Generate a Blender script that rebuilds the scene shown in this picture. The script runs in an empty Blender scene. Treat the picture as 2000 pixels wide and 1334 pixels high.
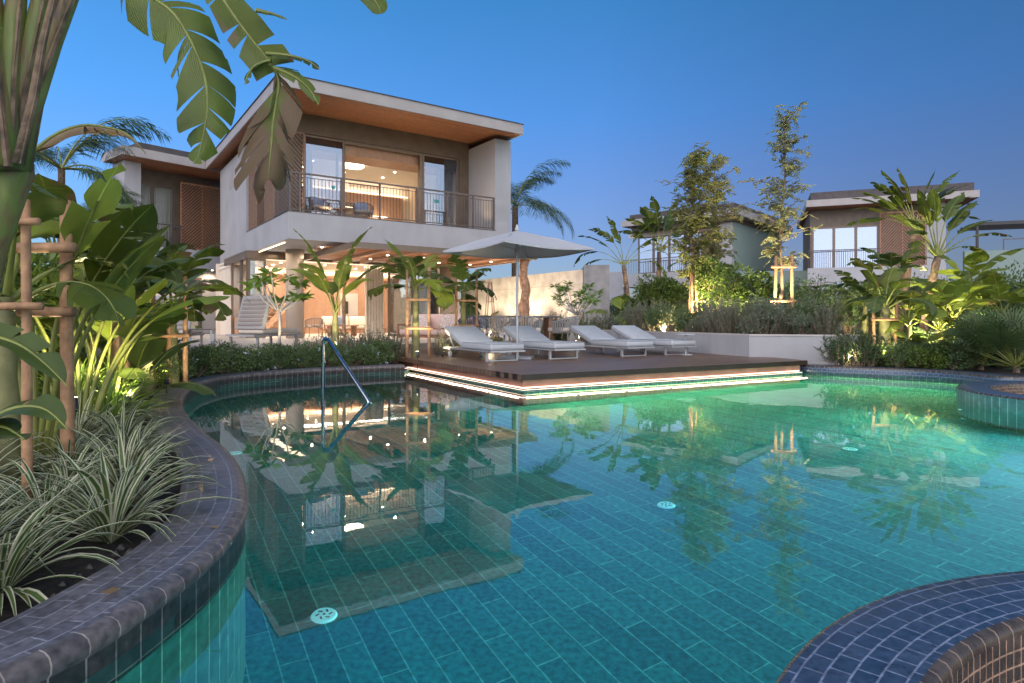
import bpy, bmesh, math, random
import numpy as np
from mathutils import Vector, Matrix
PI = math.pi; R = math.radians
sc = bpy.context.scene
# ---------------------------------------------------------------- camera, sky, light, exposure
F, HY, H = 1240.0, 625.0, 1.0
cam = bpy.data.objects.new('camera', bpy.data.cameras.new('camera')); sc.collection.objects.link(cam); sc.camera = cam
cam.location = (0, 0, H); cam.rotation_euler = (PI/2, 0, 0)
cam.data.sensor_width = 36; cam.data.lens = 36*F/2000; cam.data.shift_y = -(667-HY)/2000
cam.data.clip_start = 0.02; cam.data.clip_end = 2000
SUN_EL, SUN_AZ = 4, 120
SKY_TINT, SKY_RIGHT = (.52, .92, .92), .5
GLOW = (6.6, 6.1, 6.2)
SKY_ADD = [(0, (.9, .35, .8)), (1, (0, 0, 0)), (.12, (.55, .2, .8)), (.3, (.2, .35, 1.2)), (.5, (.05, .3, .75))]
w = bpy.data.worlds.new('World'); sc.world = w; w.use_nodes = True
wn = w.node_tree; bg = wn.nodes['Background']
sky = wn.nodes.new('ShaderNodeTexSky'); sky.sky_type = 'NISHITA'; sky.sun_disc = False
sky.sun_elevation = R(SUN_EL); sky.sun_rotation = R(SUN_AZ); sky.dust_density = 0.3; sky.ozone_density = 4; sky.air_density = 1
tcw = wn.nodes.new('ShaderNodeTexCoord'); sepw = wn.nodes.new('ShaderNodeSeparateXYZ'); wn.links.new(tcw.outputs['Generated'], sepw.inputs[0])
rampw = wn.nodes.new('ShaderNodeValToRGB'); wn.links.new(sepw.outputs['Z'], rampw.inputs[0])
for k_, (e_, c_) in enumerate(SKY_ADD):
    el_ = rampw.color_ramp.elements[k_] if k_ < 2 else rampw.color_ramp.elements.new(e_)
    el_.position = e_; el_.color = (c_[0], c_[1], c_[2], 1)
def wmath(op, a_, b_=None, c_=None):
    n_ = wn.nodes.new('ShaderNodeVectorMath'); n_.operation = op
    for i_, q_ in enumerate((a_, b_, c_)):
        if q_ is None: continue
        if isinstance(q_, tuple): n_.inputs[i_].default_value = q_
        else: wn.links.new(q_, n_.inputs[i_])
    return n_.outputs[0]
mrw = wn.nodes.new('ShaderNodeMapRange'); wn.links.new(sepw.outputs['X'], mrw.inputs['Value'])
mrw.inputs['From Min'].default_value = .12; mrw.inputs['From Max'].default_value = .75; mrw.inputs['To Min'].default_value = 1; mrw.inputs['To Max'].default_value = SKY_RIGHT
colw = wmath('MULTIPLY_ADD', sky.outputs[0], SKY_TINT, rampw.outputs[0])
scw = wn.nodes.new('ShaderNodeVectorMath'); scw.operation = 'SCALE'; wn.links.new(colw, scw.inputs[0]); wn.links.new(mrw.outputs[0], scw.inputs['Scale'])
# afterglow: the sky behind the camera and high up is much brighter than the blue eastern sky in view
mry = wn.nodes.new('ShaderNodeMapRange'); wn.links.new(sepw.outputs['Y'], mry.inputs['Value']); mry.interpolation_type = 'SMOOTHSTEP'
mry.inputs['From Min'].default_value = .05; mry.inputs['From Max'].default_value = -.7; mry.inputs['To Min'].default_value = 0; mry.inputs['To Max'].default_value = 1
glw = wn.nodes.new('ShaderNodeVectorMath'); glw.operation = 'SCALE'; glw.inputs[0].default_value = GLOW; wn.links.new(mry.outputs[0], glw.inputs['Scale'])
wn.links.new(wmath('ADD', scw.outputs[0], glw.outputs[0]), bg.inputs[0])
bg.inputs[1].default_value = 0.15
sc.view_settings.view_transform = 'Standard'; sc.view_settings.look = 'None'; sc.view_settings.gamma = 1
sc.view_settings.exposure = 1.0
sl = bpy.data.lights.new('sun', 'SUN'); sl.energy = 0.4; sl.angle = R(35); sl.color = (1, .86, .76)
so = bpy.data.objects.new('sun', sl); sc.collection.objects.link(so); so.rotation_euler = (R(62), 0, R(-35))
sc.cycles.max_bounces = 8; sc.cycles.transparent_max_bounces = 16; sc.cycles.diffuse_bounces = 3; sc.cycles.glossy_bounces = 4
sc.cycles.sample_clamp_indirect = 6

def P(px, py, z=0.0):
    Y = F*(H-z)/(py-HY); return Vector(((px-1000)/F*Y, Y, z))
def D(px, py, Y): return Vector(((px-1000)/F*Y, Y, H-(py-HY)/F*Y))
def V(*a): return Vector(a)
# ---------------------------------------------------------------- materials
def nt(name):
    m = bpy.data.materials.new(name); m.use_nodes = True
    return m, m.node_tree, m.node_tree.nodes['Principled BSDF']
def node(t, kind, **kw):
    n = t.nodes.new(kind)
    for k, v in kw.items():
        if k in n.inputs: n.inputs[k].default_value = v
        else: setattr(n, k, v)
    return n
def c4(c): return (c[0], c[1], c[2], 1)
def vary(t, base, coord, scale=4, amt=.25, detail=6):
    """colour socket: base multiplied by a noise of the given strength"""
    nz = node(t, 'ShaderNodeTexNoise', Scale=scale, Detail=detail); t.links.new(coord, nz.inputs['Vector'])
    mr = node(t, 'ShaderNodeMapRange'); mr.inputs['From Min'].default_value = .3; mr.inputs['From Max'].default_value = .7
    mr.inputs['To Min'].default_value = 1-amt; mr.inputs['To Max'].default_value = 1+amt*.6
    t.links.new(nz.outputs['Fac'], mr.inputs['Value'])
    mu = node(t, 'ShaderNodeVectorMath', operation='SCALE')
    if hasattr(base, 'is_linked'): t.links.new(base, mu.inputs[0])
    else: mu.inputs[0].default_value = base[:3]
    t.links.new(mr.outputs[0], mu.inputs['Scale'])
    return mu.outputs[0], nz.outputs['Fac']
def mat(name, col, rough=.6, scale=5, amt=.2, metal=0, bump=0, bscale=60, spec=.5, coat=0):
    m, t, b = nt(name); tc = node(t, 'ShaderNodeTexCoord')
    s, f = vary(t, col, tc.outputs['Object'], scale, amt)
    t.links.new(s, b.inputs['Base Color']); b.inputs['Roughness'].default_value = rough; b.inputs['Metallic'].default_value = metal
    b.inputs['Specular IOR Level'].default_value = spec; b.inputs['Coat Weight'].default_value = coat
    if bump:
        nz = node(t, 'ShaderNodeTexNoise', Scale=bscale, Detail=5); t.links.new(tc.outputs['Object'], nz.inputs['Vector'])
        bp = node(t, 'ShaderNodeBump', Strength=bump, Distance=.01); t.links.new(nz.outputs['Fac'], bp.inputs['Height']); t.links.new(bp.outputs[0], b.inputs['Normal'])
    return m
def emit(name, col, s):
    m, t, b = nt(name); b.inputs['Base Color'].default_value = c4(col)
    b.inputs['Emission Color'].default_value = c4(col); b.inputs['Emission Strength'].default_value = s; return m
def glass(name, tint=(.9, .95, .95), refl=1.0, ior=1.5):
    m, t, b = nt(name); t.nodes.remove(b); o = t.nodes['Material Output']
    tr = node(t, 'ShaderNodeBsdfTransparent'); tr.inputs[0].default_value = c4(tint)
    gl = node(t, 'ShaderNodeBsdfGlossy'); gl.inputs['Roughness'].default_value = .02; gl.inputs[0].default_value = (.72, .84, 1, 1)
    fr = node(t, 'ShaderNodeFresnel'); fr.inputs[0].default_value = ior
    mu = node(t, 'ShaderNodeMath', operation='MULTIPLY_ADD'); mu.inputs[1].default_value = refl; mu.inputs[2].default_value = .02 if refl <= 1 else refl*.02
    mu.use_clamp = True
    t.links.new(fr.outputs[0], mu.inputs[0])
    mx = node(t, 'ShaderNodeMixShader'); t.links.new(mu.outputs[0], mx.inputs[0]); t.links.new(tr.outputs[0], mx.inputs[1]); t.links.new(gl.outputs[0], mx.inputs[2])
    t.links.new(mx.outputs[0], o.inputs['Surface']); return m
def brick(name, c1, c2, mort, bw, rh, ms, coord='UV', rough=.35, rot=0, offset=.5, bump=.3, amt=.25, nscale=25, spec=.5, squash=1, loc=(0, 0, 0), stain=None):
    m, t, b = nt(name); tc = node(t, 'ShaderNodeTexCoord'); mp = node(t, 'ShaderNodeMapping')
    mp.inputs['Rotation'].default_value = (0, 0, rot); mp.inputs['Location'].default_value = loc
    t.links.new(tc.outputs[coord], mp.inputs['Vector'])
    br = node(t, 'ShaderNodeTexBrick'); t.links.new(mp.outputs[0], br.inputs['Vector'])
    br.inputs['Color1'].default_value = c4(c1); br.inputs['Color2'].default_value = c4(c2); br.inputs['Mortar'].default_value = c4(mort)
    br.inputs['Scale'].default_value = 1; br.inputs['Mortar Size'].default_value = ms; br.inputs['Brick Width'].default_value = bw
    br.inputs['Row Height'].default_value = rh; br.inputs['Mortar Smooth'].default_value = .1; br.inputs['Bias'].default_value = 0; br.offset = offset
    s, f = vary(t, br.outputs['Color'], tc.outputs['Object'], nscale, amt)
    if stain:
        nz = node(t, 'ShaderNodeTexNoise', Scale=1.7, Detail=4); t.links.new(tc.outputs['Object'], nz.inputs['Vector'])
        rp = node(t, 'ShaderNodeMapRange'); rp.inputs['From Min'].default_value = .48; rp.inputs['From Max'].default_value = .75; rp.inputs['To Max'].default_value = .5
        t.links.new(nz.outputs['Fac'], rp.inputs['Value'])
        mx = node(t, 'ShaderNodeMixRGB'); t.links.new(rp.outputs[0], mx.inputs[0]); t.links.new(s, mx.inputs[1]); mx.inputs[2].default_value = c4(stain); s = mx.outputs[0]
    t.links.new(s, b.inputs['Base Color'])
    rr = node(t, 'ShaderNodeMapRange'); rr.inputs['To Min'].default_value = rough-.1; rr.inputs['To Max'].default_value = rough+.15
    t.links.new(f, rr.inputs['Value']); t.links.new(rr.outputs[0], b.inputs['Roughness'])
    b.inputs['Specular IOR Level'].default_value = spec
    inv = node(t, 'ShaderNodeMath', operation='MULTIPLY_ADD'); inv.inputs[1].default_value = -1; t.links.new(br.outputs['Fac'], inv.inputs[0])
    sf = node(t, 'ShaderNodeMath', operation='MULTIPLY'); sf.inputs[1].default_value = .5; t.links.new(f, sf.inputs[0]); t.links.new(sf.outputs[0], inv.inputs[2])
    bp = node(t, 'ShaderNodeBump', Strength=bump, Distance=.004); t.links.new(inv.outputs[0], bp.inputs['Height']); t.links.new(bp.outputs[0], b.inputs['Normal'])
    return m
def leafmat(name, c1, c2, trans=.3, rough=.45, veins=False, edge=None, vscale=62, brown=0):
    """foliage: colour differs from leaf to leaf; UV v runs 0..1 across a blade, u along it"""
    m, t, b = nt(name); o = t.nodes['Material Output']
    ge = node(t, 'ShaderNodeNewGeometry'); oi = node(t, 'ShaderNodeObjectInfo'); tc = node(t, 'ShaderNodeTexCoord')
    rp = node(t, 'ShaderNodeValToRGB'); rp.color_ramp.elements[0].color = c4(c1); rp.color_ramp.elements[1].color = c4(c2)
    ad = node(t, 'ShaderNodeMath', operation='ADD'); fr = node(t, 'ShaderNodeMath', operation='FRACT')
    t.links.new(ge.outputs['Random Per Island'], ad.inputs[0]); t.links.new(oi.outputs['Random'], ad.inputs[1]); t.links.new(ad.outputs[0], fr.inputs[0]); t.links.new(fr.outputs[0], rp.inputs[0])
    col, f = vary(t, rp.outputs[0], tc.outputs['Object'], 3, .3, 3)
    if veins or edge:
        sp = node(t, 'ShaderNodeSeparateXYZ'); t.links.new(tc.outputs['UV'], sp.inputs[0])
        a1 = node(t, 'ShaderNodeMath', operation='SUBTRACT'); a1.inputs[1].default_value = .5; t.links.new(sp.outputs['Y'], a1.inputs[0])
        a2 = node(t, 'ShaderNodeMath', operation='ABSOLUTE'); t.links.new(a1.outputs[0], a2.inputs[0])
    if veins:
        s1 = node(t, 'ShaderNodeMath', operation='MULTIPLY_ADD'); t.links.new(a2.outputs[0], s1.inputs[0]); s1.inputs[1].default_value = -.25; t.links.new(sp.outputs['X'], s1.inputs[2])
        s2 = node(t, 'ShaderNodeMath', operation='MULTIPLY'); s2.inputs[1].default_value = vscale*6.28; t.links.new(s1.outputs[0], s2.inputs[0])
        s3 = node(t, 'ShaderNodeMath', operation='SINE'); t.links.new(s2.outputs[0], s3.inputs[0])
        bp = node(t, 'ShaderNodeBump', Strength=.32, Distance=.01); t.links.new(s3.outputs[0], bp.inputs['Height']); t.links.new(bp.outputs[0], b.inputs['Normal'])
        s4 = node(t, 'ShaderNodeMath', operation='MULTIPLY_ADD'); s4.inputs[1].default_value = .09; s4.inputs[2].default_value = 1; t.links.new(s3.outputs[0], s4.inputs[0])
        mu = node(t, 'ShaderNodeVectorMath', operation='SCALE'); t.links.new(col, mu.inputs[0]); t.links.new(s4.outputs[0], mu.inputs['Scale']); col = mu.outputs[0]
        lt = node(t, 'ShaderNodeMath', operation='LESS_THAN'); lt.inputs[1].default_value = .022; t.links.new(a2.outputs[0], lt.inputs[0])
        mx = node(t, 'ShaderNodeMixRGB'); t.links.new(lt.outputs[0], mx.inputs[0]); t.links.new(col, mx.inputs[1]); mx.inputs[2].default_value = (c2[0]*1.8+.05, c2[1]*1.6+.05, c2[2]*1.5+.03, 1); col = mx.outputs[0]
    if brown:
        nz = node(t, 'ShaderNodeTexNoise', Scale=5, Detail=6); t.links.new(tc.outputs['Object'], nz.inputs['Vector'])
        ad2 = node(t, 'ShaderNodeMath', operation='MULTIPLY_ADD'); ad2.inputs[1].default_value = .35; t.links.new(a2.outputs[0], ad2.inputs[0]); t.links.new(nz.outputs['Fac'], ad2.inputs[2])
        mr = node(t, 'ShaderNodeMapRange'); mr.inputs['From Min'].default_value = .75-brown; mr.inputs['From Max'].default_value = .82-brown; t.links.new(ad2.outputs[0], mr.inputs['Value'])
        mx = node(t, 'ShaderNodeMixRGB'); t.links.new(mr.outputs[0], mx.inputs[0]); t.links.new(col, mx.inputs[1]); mx.inputs[2].default_value = (.16, .10, .05, 1); col = mx.outputs[0]
    if edge:
        gt = node(t, 'ShaderNodeMapRange'); gt.inputs['From Min'].default_value = .24; gt.inputs['From Max'].default_value = .3; t.links.new(a2.outputs[0], gt.inputs['Value'])
        mx = node(t, 'ShaderNodeMixRGB'); t.links.new(gt.outputs[0], mx.inputs[0]); t.links.new(col, mx.inputs[1]); mx.inputs[2].default_value = c4(edge); col = mx.outputs[0]
    t.links.new(col, b.inputs['Base Color']); b.inputs['Roughness'].default_value = rough; b.inputs['Specular IOR Level'].default_value = .4
    tl = node(t, 'ShaderNodeBsdfTranslucent'); t.links.new(col, tl.inputs[0])
    mx = node(t, 'ShaderNodeMixShader'); mx.inputs[0].default_value = trans; t.links.new(b.outputs[0], mx.inputs[1]); t.links.new(tl.outputs[0], mx.inputs[2])
    t.links.new(mx.outputs[0], o.inputs['Surface']); return m
M = {}
M['white'] = mat('white render', (.36, .358, .362), .8, .9, .12, bump=.15, bscale=120)
for k_ in ('white',):
    t = M[k_].node_tree; b = t.nodes['Principled BSDF']; src = b.inputs['Base Color'].links[0].from_socket; tc = node(t, 'ShaderNodeTexCoord'); mp = node(t, 'ShaderNodeMapping'); mp.inputs['Scale'].default_value = (3.5, 3.5, .25)
    t.links.new(tc.outputs['Object'], mp.inputs['Vector']); c_, f_ = vary(t, src, mp.outputs[0], 1.6, .04, 5); t.links.new(c_, b.inputs['Base Color'])
M['pale'] = mat('pale render', (.46, .42, .38), .8, 1.5, .08, bump=.15, bscale=120)
M['column'] = mat('taupe column render', (.42, .34, .26), .8, 1.5, .08, bump=.15, bscale=120)
M['plaster_in'] = mat('interior plaster', (.72, .62, .50), .8, 2, .06)
M['ceil_in'] = mat('interior ceiling paint', (.75, .68, .58), .8, 2, .04)
M['fascia'] = mat('fascia board', (.36, .33, .31), .6, 2, .1)
M['roofdark'] = mat('dark roof membrane', (.07, .06, .06), .7, 3, .25)
M['greenwall'] = mat('grey green render', (.22, .29, .26), .8, 1, .07)
M['dark'] = mat('bronze cladding', (.13, .095, .065), .5, 3, .2)
M['bronze'] = mat('bronze aluminium', (.17, .125, .09), .4, 8, .12, metal=.3)
M['rail'] = mat('railing paint', (.10, .075, .065), .4, 8, .1, metal=.2)
M['louvre'] = mat('louvre timber', (.42, .20, .10), .5, 8, .25)
M['louvre_d'] = mat('dark louvre timber', (.24, .15, .10), .5, 8, .2)
M['soffit'] = brick('soffit timber', (.46, .19, .085), (.34, .14, .06), (.10, .045, .02), 2.6, .13, .012, 'Object', .5, nscale=7, amt=.35)
M['woodin'] = brick('wall panel timber', (.44, .26, .17), (.39, .225, .14), (.2, .11, .07), .5, 8, .004, 'Object', .45, offset=0, nscale=6, amt=.12)
M['copper'] = mat('copper fascia', (.42, .20, .13), .5, 4, .2, metal=.2)
M['deck'] = brick('deck boards', (.22, .13, .085), (.14, .082, .055), (.03, .018, .012), 2.4, .12, .008, 'Object', .38, nscale=7, amt=.35, bump=.5, spec=.4)
M['teak'] = mat('teak wood', (.30, .14, .07), .5, 9, .25)
M['stake'] = mat('debarked stake wood', (.40, .22, .11), .7, 14, .4, bump=.5, bscale=40)
M['concrete'] = brick('board marked concrete', (.46, .40, .33), (.42, .36, .30), (.30, .26, .21), 2.4, 1.1, .008, 'UV', .8, nscale=2.2, amt=.3, offset=0, bump=.5)
M['concrete_g'] = mat('grey concrete', (.27, .26, .25), .8, 2.5, .3, bump=.4, bscale=30)
M['terrace'] = brick('terrace paving', (.46, .40, .34), (.43, .37, .31), (.28, .24, .2), .9, .9, .006, 'Object', .5, nscale=3, amt=.12)
M['soil'] = mat('dark garden soil', (.035, .026, .02), .9, 18, .6, bump=1, bscale=30)
M['pebble'] = mat('pebble stone', (.12, .11, .10), .7, 20, .4)
TA, TB, MO = (.105, .105, .13), (.155, .15, .178), (.30, .27, .26)
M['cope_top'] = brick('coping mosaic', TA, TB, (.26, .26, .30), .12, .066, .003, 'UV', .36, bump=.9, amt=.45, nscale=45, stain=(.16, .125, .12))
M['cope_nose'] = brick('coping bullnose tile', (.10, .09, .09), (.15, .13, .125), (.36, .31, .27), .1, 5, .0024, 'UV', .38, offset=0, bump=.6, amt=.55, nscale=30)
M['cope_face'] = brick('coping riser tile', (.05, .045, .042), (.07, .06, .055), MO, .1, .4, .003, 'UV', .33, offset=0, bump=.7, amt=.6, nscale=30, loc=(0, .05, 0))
M['ring_top'] = brick('sky tinted mosaic', (.030, .055, .10), (.05, .075, .125), (.21, .25, .34), .085, .05, .0028, 'UV', .3, bump=.7, amt=.45, nscale=50)  # blue of the reflected sky put into the slate tile colour
M['ring_nose'] = brick('round mosaic edge', (.06, .045, .035), (.085, .065, .05), (.30, .22, .16), .085, 5, .003, 'UV', .25, offset=0, bump=.6, amt=.4)
M['ring_in'] = brick('brown small mosaic', (.05, .038, .030), (.075, .055, .042), (.36, .23, .15), .042, .042, .003, 'UV', .25, offset=0, bump=.6, amt=.4)
M['pool_wall'] = brick('pool wall tile', (.045, .17, .15), (.06, .20, .17), (.40, .55, .45), .1, .9, .003, 'UV', .4, offset=0, bump=.2, amt=.4, nscale=14)
M['pool_floor'] = brick('pool floor tile', (.012, .195, .22), (.028, .31, .325), (.15, .54, .54), .56, .132, .0036, 'Object', .5, rot=R(60.1), bump=.2, amt=.45, nscale=30)
M['steel'] = mat('polished steel', (.62, .64, .68), .07, 5, .03, metal=1)
M['alu'] = mat('grey aluminium', (.42, .43, .44), .4, 5, .05, metal=.5)
M['cushion'] = mat('white outdoor cushion', (.43, .45, .46), .8, 6, .05, bump=.15, bscale=300)
M['canvas'] = mat('umbrella canvas', (.42, .42, .43), .8, 3, .05)
M['taupe'] = mat('taupe rope', (.26, .22, .19), .8, 30, .2)
M['greysling'] = mat('grey sling', (.34, .32, .30), .8, 30, .15)
M['bluecush'] = mat('blue grey cushion', (.16, .19, .27), .9, 10, .15)
M['pink'] = mat('blush cushion', (.66, .44, .36), .85, 8, .12)
M['patterned'] = mat('blush patterned cushion', (.66, .52, .44), .85, 38, .6)
M['cream'] = mat('cream upholstery', (.62, .53, .43), .85, 8, .08)
M['curtain'] = mat('sheer curtain', (.62, .55, .45), .8, 3, .08)
M['glass'] = glass('clear glass', (.93, .96, .96), 1.0)
M['mirror'] = glass('solar glass', (.6, .64, .68), 3.0, 1.5)
M['mirror_far'] = glass('reflective solar glass', (.4, .45, .5), 7.0, 1.5)
M['stone_t'] = mat('dark table top', (.09, .08, .075), .3, 5, .2)
M['bark'] = mat('bark', (.22, .15, .10), .85, 12, .5, bump=1, bscale=30)
M['pseudostem'] = mat('banana stem', (.20, .19, .07), .6, 7, .5, bump=.4, bscale=20)
M['fibre'] = mat('fibrous palm trunk', (.17, .11, .07), .9, 14, .6, bump=1, bscale=35)
M['petiole'] = mat('leaf stalk', (.17, .19, .035), .45, 8, .35)
M['mottled'] = brick('ringed green brown trunk', (.13, .12, .035), (.17, .12, .06), (.07, .05, .03), 9, .11, .006, 'Object', .6, rot=0, offset=0, bump=.6, amt=.6, nscale=9)
M['sheath'], t, b = nt('leaf sheath'); tc = node(t, 'ShaderNodeTexCoord'); mp = node(t, 'ShaderNodeMapping'); mp.inputs['Scale'].default_value = (9, 9, 1.3); t.links.new(tc.outputs['Object'], mp.inputs['Vector'])
nz = node(t, 'ShaderNodeTexNoise', Scale=2.2, Detail=9); t.links.new(mp.outputs[0], nz.inputs['Vector']); rp = node(t, 'ShaderNodeValToRGB'); t.links.new(nz.outputs['Fac'], rp.inputs[0])
for k_, (e_, c_) in enumerate(((.36, (.06, .035, .018)), (.46, (.16, .11, .04)), (.55, (.13, .15, .03)), (.7, (.19, .22, .05)))):
    el_ = rp.color_ramp.elements[k_] if k_ < 2 else rp.color_ramp.elements.new(e_); el_.position = e_; el_.color = c4(c_)
t.links.new(rp.outputs[0], b.inputs['Base Color']); b.inputs['Roughness'].default_value = .55; bp = node(t, 'ShaderNodeBump', Strength=.6, Distance=.01); t.links.new(nz.outputs['Fac'], bp.inputs['Height']); t.links.new(bp.outputs[0], b.inputs['Normal'])
M['driftwood'] = mat('weathered trunk', (.36, .20, .11), .8, 9, .5, bump=1, bscale=18)
M['drain'] = emit('glowing drain plastic', (.30, .80, .85), .18)  # faint emission put in so the covers glow; not a lamp
M['drain_d'] = mat('drain slot', (.03, .12, .14), .5)
M['led'] = emit('led strip', (1, .74, .58), 1.5)
M['lamp'] = emit('warm lamp lens', (1, .82, .55), 12)
M['lampc'] = emit('ceiling lamp diffuser', (1, .86, .66), 7)
M['cove'] = emit('cove light', (1, .80, .52), 2.2)
M['poolled'] = emit('pool lamp lens', (.7, 1, .9), .8)
M['black'] = mat('black metal', (.03, .03, .03), .4, 5, .1)
M['shelfled'] = emit('shelf light', (1, .85, .6), 2.5)
M['teal'] = mat('teal sticker', (.02, .35, .36), .5, 5, .05)
M['flower'] = mat('pale blue petals', (.55, .62, .85), .7, 20, .1)
L = {}
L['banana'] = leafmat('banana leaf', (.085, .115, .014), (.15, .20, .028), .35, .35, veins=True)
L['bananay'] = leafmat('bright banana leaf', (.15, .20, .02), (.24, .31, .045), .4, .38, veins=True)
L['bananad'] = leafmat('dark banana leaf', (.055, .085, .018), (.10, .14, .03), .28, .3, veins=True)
L['bananab'] = leafmat('withered banana leaf', (.09, .115, .016), (.14, .17, .03), .3, .45, veins=True, brown=.31)
L['bananae'] = leafmat('leaf with dry edge', (.09, .12, .016), (.15, .18, .03), .3, .4, veins=True, brown=.10)
L['dry'] = leafmat('dry leaf', (.22, .15, .08), (.32, .22, .13), .2, .7)
L['grass'] = leafmat('bright grass blade', (.14, .25, .03), (.24, .36, .06), .35, .5)
L['varieg'] = leafmat('striped blade', (.07, .13, .03), (.12, .18, .045), .25, .45, edge=(.56, .55, .38))
L['rosemary'] = leafmat('rosemary needle', (.11, .14, .09), (.22, .25, .16), .15, .6)
L['hedge'] = leafmat('small hedge leaf', (.07, .12, .04), (.16, .23, .08), .25, .5)
L['glossy'] = leafmat('glossy shrub leaf', (.07, .12, .02), (.15, .22, .04), .25, .4)
L['feather'] = leafmat('feathery leaflet', (.20, .22, .06), (.36, .35, .11), .45, .55)
L['featherp'] = leafmat('pale feathery leaflet', (.24, .25, .10), (.42, .40, .17), .3, .55)
L['plum'] = leafmat('plumeria leaf', (.12, .22, .03), (.20, .32, .05), .3, .4)
L['palm'] = leafmat('palm leaflet', (.03, .06, .02), (.07, .12, .04), .2, .5)
L['fan'] = leafmat('fan palm segment', (.045, .08, .025), (.10, .15, .05), .2, .5)
L['oleander'] = leafmat('oleander leaf', (.04, .08, .03), (.09, .13, .05), .2, .5)
# ---------------------------------------------------------------- mesh builder
class MB:
    def __init__(s): s.v = []; s.f = []; s.m = []; s.uv = []
    def face(s, pts, mi=0, uvs=None):
        b = len(s.v); s.v += [tuple(p) for p in pts]; s.f.append(tuple(range(b, b+len(pts)))); s.m.append(mi)
        s.uv += uvs if uvs else [(0, 0)]*len(pts)
    def box(s, x0, x1, y0, y1, z0, z1, mi=0, M_=None):
        c = [V(x, y, z) for z in (z0, z1) for y in (y0, y1) for x in (x0, x1)]
        if M_ is not None: c = [M_ @ p for p in c]
        b = len(s.v); s.v += [tuple(p) for p in c]
        for q, (a0, a1) in zip(((0, 2, 3, 1), (4, 5, 7, 6), (0, 1, 5, 4), (2, 6, 7, 3), (1, 3, 7, 5), (0, 4, 6, 2)),
                     ((x1-x0, y1-y0), (x1-x0, y1-y0), (x1-x0, z1-z0), (x1-x0, z1-z0), (y1-y0, z1-z0), (y1-y0, z1-z0))):
            s.f.append(tuple(b+i for i in q)); s.m.append(mi)
            s.uv += [(0, 0), (abs(a0), 0), (abs(a0), abs(a1)), (0, abs(a1))]
        return s
    def bar(s, a, b_, w_, h_=None, mi=0):
        a, b_ = Vector(a), Vector(b_); h_ = h_ or w_; d = b_-a; ln = d.length; d.normalize()
        up = V(0, 0, 1) if abs(d.z) < .95 else V(0, 1, 0); x = d.cross(up).normalized(); y = x.cross(d)
        Mx = Matrix((x, d, y)).transposed().to_4x4(); Mx.translation = a
        return s.box(-w_/2, w_/2, 0, ln, -h_/2, h_/2, mi, Mx)
    def tube(s, pts, r, n=8, mi=0, cap=True, wob=0, rng=None):
        pts = [Vector(p) for p in pts]; rs = r if isinstance(r, (list, tuple)) else [r]*len(pts)
        b = len(s.v); prev = None; dist = 0
        for i, p in enumerate(pts):
            d = (pts[min(i+1, len(pts)-1)]-pts[max(i-1, 0)]).normalized()
            if prev is None:
                up = V(0, 0, 1) if abs(d.z) < .9 else V(1, 0, 0); x = d.cross(up).normalized()
            else: x = (prev-d*prev.dot(d)).normalized()
            prev = x; y = d.cross(x)
            for k in range(n):
                a = 2*PI*k/n; rr = rs[i]*(1+(rng.uniform(-wob, wob) if rng else 0))
                s.v.append(tuple(p+x*math.cos(a)*rr+y*math.sin(a)*rr))
        for i in range(len(pts)-1):
            for k in range(n):
                k2 = (k+1) % n
                s.f.append((b+i*n+k, b+i*n+k2, b+(i+1)*n+k2, b+(i+1)*n+k)); s.m.append(mi); s.uv += [(0, 0)]*4
        if cap:
            s.f.append(tuple(b+k for k in reversed(range(n)))); s.m.append(mi); s.uv += [(0, 0)]*n
            e = b+(len(pts)-1)*n; s.f.append(tuple(e+k for k in range(n))); s.m.append(mi); s.uv += [(0, 0)]*n
        return s
    def cyl(s, x, y, z0, z1, r, n=24, mi=0, r1=None): return s.tube([(x, y, z0), (x, y, z1)], [r, r if r1 is None else r1], n, mi)
    def disc(s, c, r, n=24, mi=0):
        c = Vector(c); s.face([c+V(math.cos(2*PI*k/n)*r, math.sin(2*PI*k/n)*r, 0) for k in range(n)], mi); return s
    def prism(s, poly, z0, z1, mi=0):
        n = len(poly); b = len(s.v)
        s.v += [(p[0], p[1], z0) for p in poly]+[(p[0], p[1], z1) for p in poly]
        s.f.append(tuple(b+k for k in reversed(range(n)))); s.f.append(tuple(b+n+k for k in range(n))); s.m += [mi, mi]; s.uv += [(0, 0)]*(2*n)
        for k in range(n):
            k2 = (k+1) % n; s.f.append((b+k, b+k2, b+n+k2, b+n+k)); s.m.append(mi); s.uv += [(0, 0)]*4
        return s
    def cushion(s, x0, x1, y0, y1, z0, z1, r=.04, mi=0, M_=None):
        """soft rounded box: a stack of rounded-rectangle rings"""
        def ring(i, z):
            out = []
            for cx, cy, a0 in ((x1-r, y1-r, 0), (x0+r, y1-r, PI/2), (x0+r, y0+r, PI), (x1-r, y0+r, 1.5*PI)):
                for k in range(4):
                    a = a0+k*PI/6; out.append(V(cx+math.cos(a)*(r-i), cy+math.sin(a)*(r-i), z))
            return out
        h = z1-z0; q = min(r, h/2)
        rings = [ring(q*.9, z0), ring(q*.3, z0+q*.3), ring(0, z0+q), ring(0, z1-q), ring(q*.3, z1-q*.3), ring(q*.9, z1)]
        if M_ is not None: rings = [[M_ @ p for p in g] for g in rings]
        b = len(s.v); n = 16
        for g in rings: s.v += [tuple(p) for p in g]
        for i in range(5):
            for k in range(n):
                k2 = (k+1) % n; s.f.append((b+i*n+k, b+i*n+k2, b+(i+1)*n+k2, b+(i+1)*n+k)); s.m.append(mi); s.uv += [(0, 0)]*4
        s.f.append(tuple(b+k for k in reversed(range(n)))); s.f.append(tuple(b+5*n+k for k in range(n))); s.m += [mi, mi]; s.uv += [(0, 0)]*(2*n)
        return s
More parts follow.
